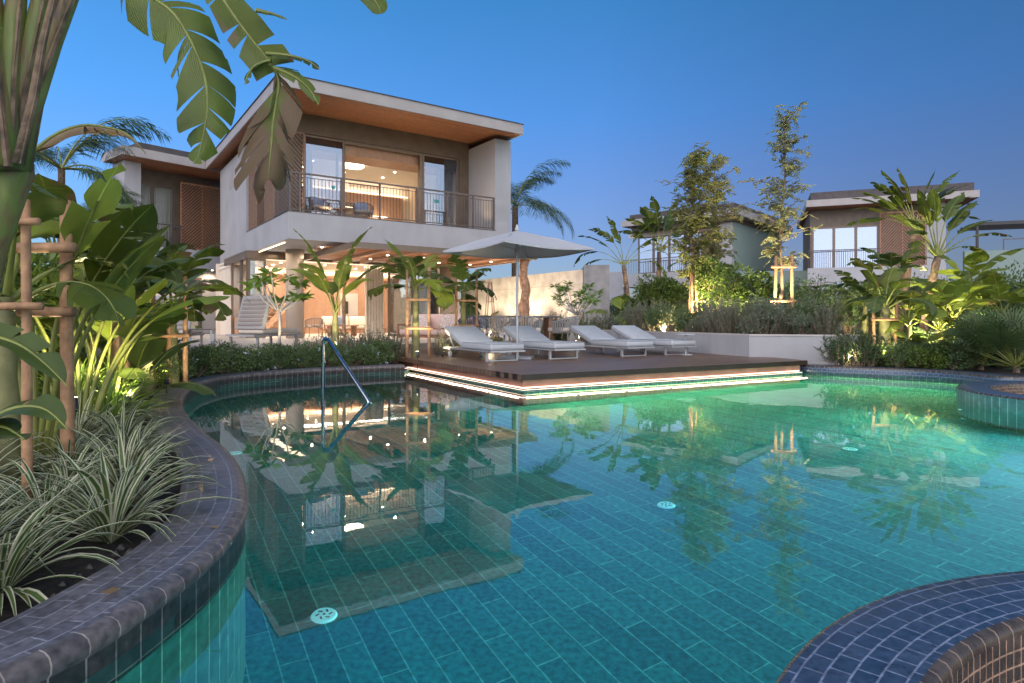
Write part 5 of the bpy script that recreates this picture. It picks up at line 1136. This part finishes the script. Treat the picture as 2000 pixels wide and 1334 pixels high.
feather_palm(D(120, 330, 12.5), 'feather palm rising behind the foreground banana leaves at the left', 2.3, 18, 601, trunk_h=3.6, elr=(.0, 1.3), bend=1.6)
feather_palm(D(195, 430, 21), 'smaller distant feather palm left of the villa wing', 1.9, 14, 602, trunk_h=3.6, elr=(.2, 1.4))
# ---- staked trees
def stake_frame(Y, poles, bars, lab, r=.035, z0=.1):
    t_ = thing('stake_frame', lab, 'plant stakes', V(D(poles[0][0], 0, Y).x, Y, z0), 0, 'wooden support stakes'); O = t_.location.copy(); rng = random.Random(int(Y*10))
    for px, yt, dy, *ln in poles:
        Yp = Y+dy; a = V(D(px, 0, Yp).x, Yp, z0)-O; top = D(px+(ln[0] if ln else 0), yt, Yp)-O
        b = MB(); b.tube([a.lerp(top, k/6) for k in range(7)], [r*(1.1-.03*k) for k in range(7)], 10, wob=.05, rng=rng); b.build('stake', M['stake'], t_, True)
    for x0, x1, y, dy in bars:
        Yb = Y+dy; p0, p1 = D(x0, y, Yb)-O, D(x1, y, Yb)-O
        b = MB(); b.tube([p0.lerp(p1, k/4) for k in range(5)], r*.85, 10, wob=.05, rng=rng); b.build('crossbar', M['stake'], t_, True)
    return t_
def feather_tree(px, Y, z0, ztop, zlow, wid, lab, seed, m, n_tw, leafn, lean=0, tr=.06, ncl=17):
    rs = np.random.RandomState(seed); base = V(D(px, 0, Y).x, Y, z0); t_ = thing('slender_tree', lab, 'tree', base); h = ztop-z0; b = MB()
    tp = [V(lean*(k/10)+.05*math.sin(k*1.3+seed), .04*math.cos(k*1.7), h*k/10) for k in range(11)]; b.tube(tp, [tr*(1-.085*k) for k in range(11)], 10); PP, DD, LL = [], [], []
    for i in range(n_tw):
        s_ = rs.uniform((zlow-z0)/h, 1); f = s_*10; k = min(int(f), 9); p0 = tp[k].lerp(tp[k+1], f-k); s_ = (zlow-z0)/h+(1-(zlow-z0)/h)*((i % ncl)/ncl+rs.normal()*.018); s_ = min(.995, max(.1, s_)); f = s_*10; k = min(int(f), 9); p0 = tp[k].lerp(tp[k+1], f-k); az = (i % ncl)*2.4+rs.normal()*.55; rel = (s_-(zlow-z0)/h)/(1-(zlow-z0)/h)
        le = wid*(.55+.55*math.sin(min(1, rel*.8+.2)*PI)+.25*math.sin(rel*17+seed))*rs.uniform(.45, 1.15); el = rs.uniform(.15, 1.0); d = V(math.cos(az)*math.cos(el), math.sin(az)*math.cos(el), math.sin(el)); p1 = p0+d*le*.6; p2 = p0+d*le-V(0, 0, le*.12)
        b.tube([p0, p1, p2], [.014, .009, .004], 4, cap=False)
        for j in range(leafn):
            q = rs.uniform(.25, 1.05); c = p0.lerp(p1, q/.6) if q < .6 else p1.lerp(p2, (q-.6)/.45); c = c+V(*(rs.normal(size=3)*.05))
            fa = rs.uniform(0, 2*PI); fd = V(math.cos(fa), math.sin(fa), rs.uniform(-1.1, .3)).normalized(); fl = rs.uniform(.14, .28); sd = fd.cross(V(0, 0, 1)).normalized()
            for w_ in range(9):
                t2 = (w_+1)/9
                for sg in (1, -1): PP.append(c+fd*fl*t2); DD.append(sd*sg+fd*.5+V(0, 0, -.2)); LL.append(.075*(1.1-.5*t2))
    b.build('trunk', M['bark'], t_, True); PP = np.array([tuple(p) for p in PP]); DD = np.array([tuple(p) for p in DD]); LL = np.array(LL)
    cards('crown', PP, DD, LL, LL*.45, L[m], t_, rs); return t_
feather_tree(1352, 18.0, .6, 5.75, 2.0, .9, 'denser green slender tree, left of the two tied to wooden stakes', 701, 'feather', 120, 11)
feather_tree(1392, 19.0, .6, 5.9, 2.3, .85, 'pale barked slender tree just behind the denser green one', 703, 'featherp', 80, 11, lean=.1, tr=.05)
feather_tree(1520, 16.5, .6, 6.3, 2.5, .92, 'tall sparse pale leaved slender tree, right of the two tied to wooden stakes', 702, 'featherp', 74, 9, lean=.2, tr=.055)
stake_frame(17.8, [(1345, 520, 0, 6), (1362, 520, .1, -4), (1384, 505, .9), (1352, 540, -.3)], [(1342, 1392, 536, .3), (1343, 1392, 588, .3)], 'bundle of warm lit stakes holding the two left slender trees', .04, .6)
stake_frame(16.3, [(1512, 500, 0, 4), (1547, 498, 0)], [(1506, 1556, 521, -.05), (1504, 1556, 588, -.05)], 'pair of warm lit stakes with two crossbars around the right slender tree', .042, .6)
# plumeria and light green small tree
def whorl_tree(px, Y, z0, h, lab, seed, m='plum', ll=.22, lw=.06, nb=9, nl=11, tr=.035, spread=.5):
    rs = np.random.RandomState(seed); t_ = thing('small_tree', lab, 'tree', V(D(px, 0, Y).x, Y, z0)); b = MB(); b.tube([(0, 0, 0), (.02, 0, h*.3), (0, .02, h*.55)], [tr, tr*.85, tr*.7], 10); PP, DD = [], []
    for i in range(nb):
        az = i*2.4; e = V(math.cos(az)*spread*rs.uniform(.5, 1), math.sin(az)*spread*rs.uniform(.5, 1), h*rs.uniform(.62, 1)); b.tube([(0, .02, h*.5), (e.x*.6, e.y*.6, h*.5+(e.z-h*.5)*.4), e], [tr*.6, tr*.45, tr*.35], 7, cap=False)
        for j in range(nl): a = rs.uniform(0, 2*PI); PP.append((e.x, e.y, e.z+rs.uniform(-.06, .02))); DD.append((math.cos(a), math.sin(a), rs.uniform(-.45, .7)))
    b.build('trunk', M['pale'], t_, True); n = len(PP); cards('crown', np.array(PP), np.array(DD), ll*rs.uniform(.7, 1.15, n), lw*rs.uniform(.8, 1.1, n), L[m], t_, rs, fold=.2); return t_
whorl_tree(545, 13.6, .3, 1.75, 'small plumeria tree with pale trunk lit from below, in front of the first round column', 720, nb=9, nl=16, spread=.6, ll=.3, lw=.085)
whorl_tree(1126, 15.6, .35, 1.55, 'small light green tree with narrow leaves and lit trunk before the concrete wall', 721, 'plum', .2, .03, 24, 22, .02, .6)
# ---- banana plants in the middle
banana(655, 12.9, .3, .95, 9, 1.25, .155, 'banana plant with narrow upright leaves right of the first round column', 31, ('bananay', 'banana'), plen=.45, sr=.07, spread=.6, bendm=.85, tear=3, el0=1.4)
stake_frame(13.2, [(672, 545, .3, 0)], [(640, 680, 650, .2)], 'single short stake behind the middle banana plant', .035, .3)
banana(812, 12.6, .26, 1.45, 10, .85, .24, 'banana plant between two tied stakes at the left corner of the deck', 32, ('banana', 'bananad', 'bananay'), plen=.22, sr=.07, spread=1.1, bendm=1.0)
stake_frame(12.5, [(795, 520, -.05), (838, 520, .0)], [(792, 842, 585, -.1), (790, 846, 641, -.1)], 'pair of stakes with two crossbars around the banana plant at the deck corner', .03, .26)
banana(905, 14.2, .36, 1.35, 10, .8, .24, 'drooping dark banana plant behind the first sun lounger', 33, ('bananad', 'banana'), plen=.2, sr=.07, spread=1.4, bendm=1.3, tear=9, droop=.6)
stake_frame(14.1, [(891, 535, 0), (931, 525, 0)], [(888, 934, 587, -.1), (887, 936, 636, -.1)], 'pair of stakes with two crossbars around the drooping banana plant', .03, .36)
banana(1215, 21.0, .6, .3, 5, 1.0, .3, 'low broad leaved plant right of the grey concrete pillar', 36, ('bananay',), plen=.5, sr=.06, spread=.8, tear=1)
for k, (px, Y) in enumerate(((905, 17.8), (935, 18.2), (862, 18.3), (965, 18.6))): banana(px, Y, .36, .15, 4, .55, .2, ['low broad leaf plant under the canopy behind the drooping banana', 'low broad leaf plant beside the lattice obelisk', 'low broad leaf plant behind the blush sofa', 'low broad leaf plant right of the gnarled trunk post'][k], 80+k, ('bananay',), plen=.4, sr=.04, tear=1)
# ---- tall strelitzias left of villa B
strelitzia(1232, 26, .5, 0, 9, .95, 1.35, .26, 'leftmost tall paddle leaved plant by the middle distant villa, leaves arching left', 41, ('bananad', 'banana'), fan=.1, trunk=2.8, lean=(-.3, 0), bendm=1.5, tear=9, spread=1.05)
strelitzia(1285, 26.5, .5, 0, 9, .9, 1.35, .28, 'tall paddle leaved plant with upright crown right of the arching one', 42, ('bananad', 'banana'), fan=.5, trunk=3.4, lean=(.05, 0), bendm=.7, spread=.75)
strelitzia(1330, 28, .5, 0, 7, .7, 1.2, .25, 'slanting paddle leaved plant behind the left staked tree', 43, ('banana',), fan=.2, trunk=2.6, lean=(.9, 0), bendm=1.1)
# ---- right-hand group
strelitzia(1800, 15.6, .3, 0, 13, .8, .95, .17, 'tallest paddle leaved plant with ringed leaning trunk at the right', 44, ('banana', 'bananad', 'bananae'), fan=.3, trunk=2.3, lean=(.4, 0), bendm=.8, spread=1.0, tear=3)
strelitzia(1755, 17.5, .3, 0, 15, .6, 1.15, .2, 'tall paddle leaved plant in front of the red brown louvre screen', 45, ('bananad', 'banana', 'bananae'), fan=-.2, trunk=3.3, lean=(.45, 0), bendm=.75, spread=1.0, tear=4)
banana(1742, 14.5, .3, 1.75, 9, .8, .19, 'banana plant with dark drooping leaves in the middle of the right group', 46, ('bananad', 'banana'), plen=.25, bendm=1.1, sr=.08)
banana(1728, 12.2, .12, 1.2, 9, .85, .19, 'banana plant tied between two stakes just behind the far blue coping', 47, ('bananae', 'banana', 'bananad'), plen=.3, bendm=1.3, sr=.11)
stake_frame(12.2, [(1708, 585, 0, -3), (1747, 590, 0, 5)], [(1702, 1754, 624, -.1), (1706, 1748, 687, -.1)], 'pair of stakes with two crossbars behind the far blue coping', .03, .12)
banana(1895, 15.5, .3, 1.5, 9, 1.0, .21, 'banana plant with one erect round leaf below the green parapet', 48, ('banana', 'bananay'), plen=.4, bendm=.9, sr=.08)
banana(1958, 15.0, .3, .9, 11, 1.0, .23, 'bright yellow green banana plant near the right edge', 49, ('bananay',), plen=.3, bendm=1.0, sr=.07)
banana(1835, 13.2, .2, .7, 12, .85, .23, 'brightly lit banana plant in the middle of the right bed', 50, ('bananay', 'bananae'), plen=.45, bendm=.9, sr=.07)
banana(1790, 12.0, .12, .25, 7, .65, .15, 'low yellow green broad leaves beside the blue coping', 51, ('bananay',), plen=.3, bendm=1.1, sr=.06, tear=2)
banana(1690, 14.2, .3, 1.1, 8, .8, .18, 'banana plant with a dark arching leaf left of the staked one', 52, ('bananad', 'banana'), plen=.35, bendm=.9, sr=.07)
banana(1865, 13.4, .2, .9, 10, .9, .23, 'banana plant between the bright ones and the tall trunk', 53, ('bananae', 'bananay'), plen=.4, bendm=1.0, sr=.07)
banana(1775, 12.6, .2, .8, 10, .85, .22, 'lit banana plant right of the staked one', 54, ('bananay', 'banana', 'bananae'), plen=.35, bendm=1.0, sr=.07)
# ---- left-hand group
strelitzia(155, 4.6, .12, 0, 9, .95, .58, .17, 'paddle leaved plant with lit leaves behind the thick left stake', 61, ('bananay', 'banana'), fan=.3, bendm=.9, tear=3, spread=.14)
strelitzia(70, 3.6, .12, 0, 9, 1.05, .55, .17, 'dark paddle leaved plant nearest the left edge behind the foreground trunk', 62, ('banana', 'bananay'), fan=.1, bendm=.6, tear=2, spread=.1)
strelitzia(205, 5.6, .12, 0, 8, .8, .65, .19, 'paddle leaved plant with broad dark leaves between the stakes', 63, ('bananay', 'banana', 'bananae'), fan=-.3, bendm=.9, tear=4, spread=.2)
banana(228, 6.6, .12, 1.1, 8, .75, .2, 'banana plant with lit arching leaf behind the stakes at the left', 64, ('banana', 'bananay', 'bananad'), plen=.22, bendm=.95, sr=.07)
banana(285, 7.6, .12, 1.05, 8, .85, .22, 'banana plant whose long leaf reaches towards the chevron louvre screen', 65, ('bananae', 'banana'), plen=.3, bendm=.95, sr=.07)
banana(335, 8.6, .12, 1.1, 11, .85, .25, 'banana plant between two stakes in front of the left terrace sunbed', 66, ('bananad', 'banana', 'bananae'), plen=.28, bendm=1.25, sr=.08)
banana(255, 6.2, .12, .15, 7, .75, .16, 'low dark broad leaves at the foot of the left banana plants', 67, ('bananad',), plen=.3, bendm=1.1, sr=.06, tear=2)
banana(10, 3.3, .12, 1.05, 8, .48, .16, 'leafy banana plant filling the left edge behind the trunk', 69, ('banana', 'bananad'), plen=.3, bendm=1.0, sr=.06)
for k, (px, Y, rx, rz_, lab) in enumerate(((60, 7.0, .8, .8, 'dark shrub mass filling the gap behind the nearest stake'), (150, 8.2, .9, .9, 'dark shrub mass behind the thick lit stake'), (235, 9.5, .8, .55, 'dark low shrub behind the bright green grass'), (-40, 5.5, .7, .9, 'dark shrub cut by the left edge of the photo'))):
    bush('leafy_bush', lab, 'bush', None, 440+k, rx, rz_, 3600, ('hedge', 'glossy')[k % 2], .11, .05, (D(px, 0, Y).x, Y, .12), lumps=14)
banana(112, 6.4, .12, 1.5, 9, .75, .2, 'banana plant behind the thick lit stake with dark upright leaves', 91, ('banana', 'bananay', 'bananae'), plen=.3, sr=.06, bendm=1.0)
banana(178, 7.2, .12, 1.6, 9, .8, .2, 'banana plant behind the thin stakes with broad drooping leaves', 92, ('bananae', 'banana', 'bananad'), plen=.3, sr=.07, bendm=1.2)
banana(255, 8.8, .12, 1.3, 9, .85, .2, 'banana plant at the back of the left bed before the villa wing', 93, ('banana', 'bananad'), plen=.3, sr=.07, bendm=1.2)
stake_frame(2.9, [(54, 390, 0, -4)], [(10, 76, 433, -.06), (-30, 82, 598, -.06)], 'nearest slanting stake with two crossbars at the left edge', .021, .1)
stake_frame(3.5, [(132, 392, 0, -3)], [(30, 146, 484, -.1), (38, 146, 609, -.1)], 'thick lit stake with two lit crossbars near the left edge', .033, .1)
stake_frame(6.3, [(176, 500, 0), (228, 515, .2), (246, 515, -.2)], [(138, 190, 518, -.1), (225, 258, 622, -.3), (234, 262, 520, -.3)], 'three thin stakes in the middle of the left plants', .03, .1)
stake_frame(8.3, [(299, 560, 0), (362, 533, 0), (330, 600, .2)], [(236, 366, 603, -.1), (292, 370, 656, -.1)], 'stakes with two long crossbars in front of the left terrace sunbed', .03, .1)
# ---- foreground giant plant (trunk at the left edge, leaves hanging in from above)
fg = thing('strelitzia_plant', 'huge foreground paddle leaved tree with thick trunk and torn leaves hanging from above', 'bird of paradise plant', V(D(-60, 0, 2.3).x, 2.3, .1)); O = fg.location.copy(); rng = random.Random(77)
def rel(*a): return D(*a)-O
b = MB(); b.tube([rel(-90, 760, 2.3), rel(-62, 620, 2.3), rel(-34, 500, 2.3), rel(-4, 410, 2.3), rel(20, 330, 2.3), rel(34, 270, 2.3)], [.075, .07, .066, .066, .07, .045], 20, wob=.06, rng=rng); b.build('trunk', M['sheath'], fg, True)
for k, (pp, r0) in enumerate((([(30, 330), (58, 200), (100, 80), (150, -40), (190, -140)], .05), ([(22, 330), (38, 190), (66, 60), (92, -60)], .045), ([(15, 330), (15, 180), (28, 40), (40, -80)], .05), ([(5, 330), (-12, 180), (-20, 20), (-30, -90)], .06), ([(35, 320), (66, 190), (84, 80), (118, -60)], .018))):
    n_ = len(pp); b = MB(); sp = [rel(x, y, 2.3-.03*k) for x, y in pp]; b.tube(sp, [r0*(1-.16*i) for i in range(n_)], 14, wob=.03, rng=rng); b.build('leaf_stalk', M['sheath'] if k != 4 else M['fibre'], fg, True)
    b = MB(); b.tube([q+V(r0*.75, -r0*.55, 0) for q in sp], [r0*.16]*n_, 5, wob=.5, rng=rng); b.build('dry_margin', M['fibre'], fg)
def fgleaf(mid_px, Y, W, m, nrm, tear, n=40, wr=(1, 1), fold=.1, droop=.2, seed=1, prof=blade_profile, Y1=None, sweep=.45):
    ctrl = [rel(x, y, Y+(((Y1 or Y)-Y)*i/(len(mid_px)-1))) for i, (x, y) in enumerate(mid_px)]; pts = []
    for i in range(len(ctrl)-1):
        p0 = ctrl[max(i-1, 0)]; p1 = ctrl[i]; p2 = ctrl[i+1]; p3 = ctrl[min(i+2, len(ctrl)-1)]
        for j in range(12): t = j/12; pts.append(.5*((2*p1)+(-p0+p2)*t+(2*p0-5*p1+4*p2-p3)*t*t+(-p0+3*p1-3*p2+p3)*t**3))
    pts.append(ctrl[-1]); mm = []
    for i in range(n+1): f = i/n*(len(pts)-1); k = min(int(f), len(pts)-2); mm.append(pts[k].lerp(pts[k+1], f-k))
    b = MB(); b.tube(mm[::2], [.012*(1-.8*i/(n/2)) for i in range(len(mm[::2]))], 6, 1, cap=False)
    blade(b, mm, nrm, W, random.Random(seed), tear, fold, droop, 4, wr, prof=prof, sweep=sweep); return weld(b.build('leaf', [L[m], M['petiole']], fg))
fullp = lambda s: min(1, (s/.05)**.5)*(1-max(0, (s-.55)/.45)**2.0)
fgleaf([(235, -60), (290, -10), (338, 25), (372, 78), (398, 140), (406, 205), (398, 260), (386, 312)], 3.4, .185, 'banana', V(.15, -1, .25), 13, wr=(.95, .75), seed=3, prof=fullp, fold=.25, droop=.5, sweep=.7)
fgleaf([(395, -70), (440, 5), (480, 62), (520, 112), (538, 140)], 3.3, .11, 'bananae', V(.4, -1, .1), 3, seed=4, prof=lambda s: min(1, .6+s), fold=.3)
fgleaf([(538, 138), (545, 165), (536, 220), (530, 285), (524, 350)], 3.3, .165, 'bananab', V(.1, -1, .2), 7, seed=9, prof=lambda s: min(1, .35+2.2*s)*(1-max(0, (s-.6)/.4)**2.4*.8), fold=.5, droop=.9, wr=(1.05, .75), sweep=1.5)
fgleaf([(520, 105), (560, 108), (600, 118), (624, 135)], 3.25, .05, 'bananad', V(0, -.6, 1), 3, seed=12, fold=.1, n=16)
fgleaf([(535, 132), (575, 150), (605, 175), (622, 205)], 3.25, .035, 'banana', V(0, -.9, .6), 1, seed=13, fold=.1, n=16)
fgleaf([(530, 118), (505, 125), (488, 140), (478, 165)], 3.25, .045, 'bananad', V(0, -.6, 1), 1, seed=14, fold=.1, n=16)
fgleaf([(500, 20), (535, 28), (560, 38)], 3.25, .03, 'bananad', V(0, -.6, 1), 2, seed=15, n=14)
fgleaf([(700, -30), (722, -8), (738, 10), (744, 27)], 3.2, .05, 'banana', V(0, -1, .2), 0, seed=16, n=14)
# dry curled leaf reaching right at y 240
fgleaf([(60, 300), (110, 262), (160, 245), (205, 248), (250, 262), (285, 300)], 3.6, .05, 'dry', V(0, -.5, 1), 5, seed=17, n=26, fold=-.5, droop=.9)
# low foreground leaves at the left edge
fgleaf([(-90, 640), (-20, 655), (40, 675), (90, 712), (132, 755)], 2.2, .06, 'bananad', V(.2, -.5, 1), 2, seed=18, n=26, fold=.5)
fgleaf([(-70, 860), (-10, 815), (40, 795), (90, 800), (132, 838)], 1.9, .055, 'bananad', V(0, -.5, 1), 1, seed=19, n=26, fold=.2)
fgleaf([(-90, 880), (-30, 840), (10, 835), (48, 858)], 1.9, .05, 'bananad', V(0, -.5, 1), 1, seed=20, n=26, fold=.2)
# ================================================================ GARDEN LIGHTS
def spike(loc, target, e, lab, ang=80, col=(1, .84, .50)):
    t_ = thing('garden_spotlight', lab, 'spotlight', loc, 0, 'small garden uplights'); d = (Vector(target)-Vector(loc)).normalized()
    b = MB(); b.tube([(0, 0, -.3), (0, 0, 0)], .008, 6); b.build('spike', M['black'], t_)
    b = MB(); b.tube([-d*.04, d*.05], .03, 12); b.build('housing', M['black'], t_); b = MB(); b.tube([d*.051, d*.055], .026, 12); b.build('lens', M['lamp'], t_)
    spot(t_, d*.07, d*3, e, ang, col); return t_
def gl_(px, Y, z, tx, tY, tz, e, lab, ang=80, col=(1, .84, .50)): spike(V(D(px, 0, Y).x, Y, z), V(D(tx, 0, tY).x, tY, tz), e, lab, ang, col)
gl_(143, 4.3, .42, 135, 4.7, 1.6, 45, 'glowing spotlight low in the grass at the foot of the thick left stake', 110)
gl_(110, 3.9, .3, 70, 3.6, 2.0, 45, 'spotlight hidden behind the dark plant at the left edge', 100)
gl_(250, 5.4, .3, 240, 6.6, 1.6, 36, 'spotlight aimed at the banana plants right of the thick stake', 100)
gl_(325, 7.2, .3, 330, 8.6, 1.4, 36, 'spotlight in front of the banana plant before the left sunbed', 100)
gl_(190, 5.0, .75, 220, 7.0, .3, 22, 'spotlight lighting the bright grass from the left', 120)
gl_(535, 12.9, .35, 545, 13.6, 1.5, 26, 'spotlight below the plumeria tree', 90)
gl_(650, 12.3, .35, 655, 12.9, 1.9, 70, 'spotlight below the banana plant with narrow leaves', 90)
gl_(815, 12.0, .35, 812, 12.6, 1.9, 40, 'spotlight at the deck corner banana plant', 90)
gl_(865, 12.6, .32, 905, 14.2, 1.5, 45, 'small spotlight on the left rear edge of the deck', 90)
wd_ = (W1-W0).normalized(); wn_ = V(wd_.y, -wd_.x, 0)
for k, (s_, e_, lab) in enumerate(((2.0, 150, 'spotlight washing the left part of the concrete wall beside the trunk post'), (3.9, 210, 'spotlight washing the concrete wall behind the dining table'), (5.6, 260, 'spotlight washing the middle of the concrete wall with a bright streak'), (7.6, 150, 'spotlight washing the right part of the concrete wall'))):
    p = W0+wd_*s_+wn_*1.1; spike(V(p.x, p.y, .45), V(p.x, p.y, 0)-wn_*.55+V(0, 0, 2.6), e_, lab, 115, (1, .86, .64))
gl_(1125, 15.0, .45, 1126, 15.6, 1.5, 18, 'spotlight below the small light green tree', 100)
gl_(1300, 16.6, .75, 1300, 19.5, 1.4, 176, 'bright spotlight among the grey shrubs left of the first staked tree', 110)
gl_(1352, 17.0, .75, 1360, 18.0, 3.0, 512, 'spotlight at the foot of the bundled stakes', 70)
gl_(1378, 17.6, .75, 1390, 19.0, 4.0, 448, 'spotlight behind the bundled stakes', 70)
gl_(1522, 15.7, .75, 1522, 16.5, 3.5, 480, 'spotlight at the foot of the right slender tree', 70)
gl_(1430, 16.6, .75, 1430, 18.2, 1.5, 211, 'spotlight in front of the tall glossy bush', 100)
gl_(1640, 13.2, .75, 1640, 15.0, 1.2, 88, 'spotlight in front of the flowering bush at the planter end', 100)
gl_(1720, 11.7, .3, 1728, 12.6, 1.6, 99, 'spotlight behind the far coping below the staked banana plant', 100, (1, .88, .5))
gl_(1790, 12.4, .3, 1790, 13.6, 1.5, 316, 'spotlight in the middle of the right banana plants', 120, (1, .88, .5))
gl_(1850, 12.6, .3, 1860, 14.2, 1.6, 281, 'spotlight behind the fan palms at the right', 110, (1, .88, .5))
gl_(1765, 14.8, .4, 1775, 16.5, 3.5, 492, 'spotlight aimed up at the tall paddle leaved plants', 80, (1, .88, .55))
gl_(1940, 13.8, .3, 1940, 15.2, 1.5, 281, 'spotlight below the bright banana plant at the right edge', 110, (1, .88, .5))
gl_(1245, 24.5, .6, 1260, 26, 4.0, 374, 'spotlight below the tall plants beside the middle distant villa', 80)
gl_(1665, 11.5, .3, 1640, 12.6, .5, 12, 'spotlight grazing the beige end of the planter wall', 110, (1, .8, .55))
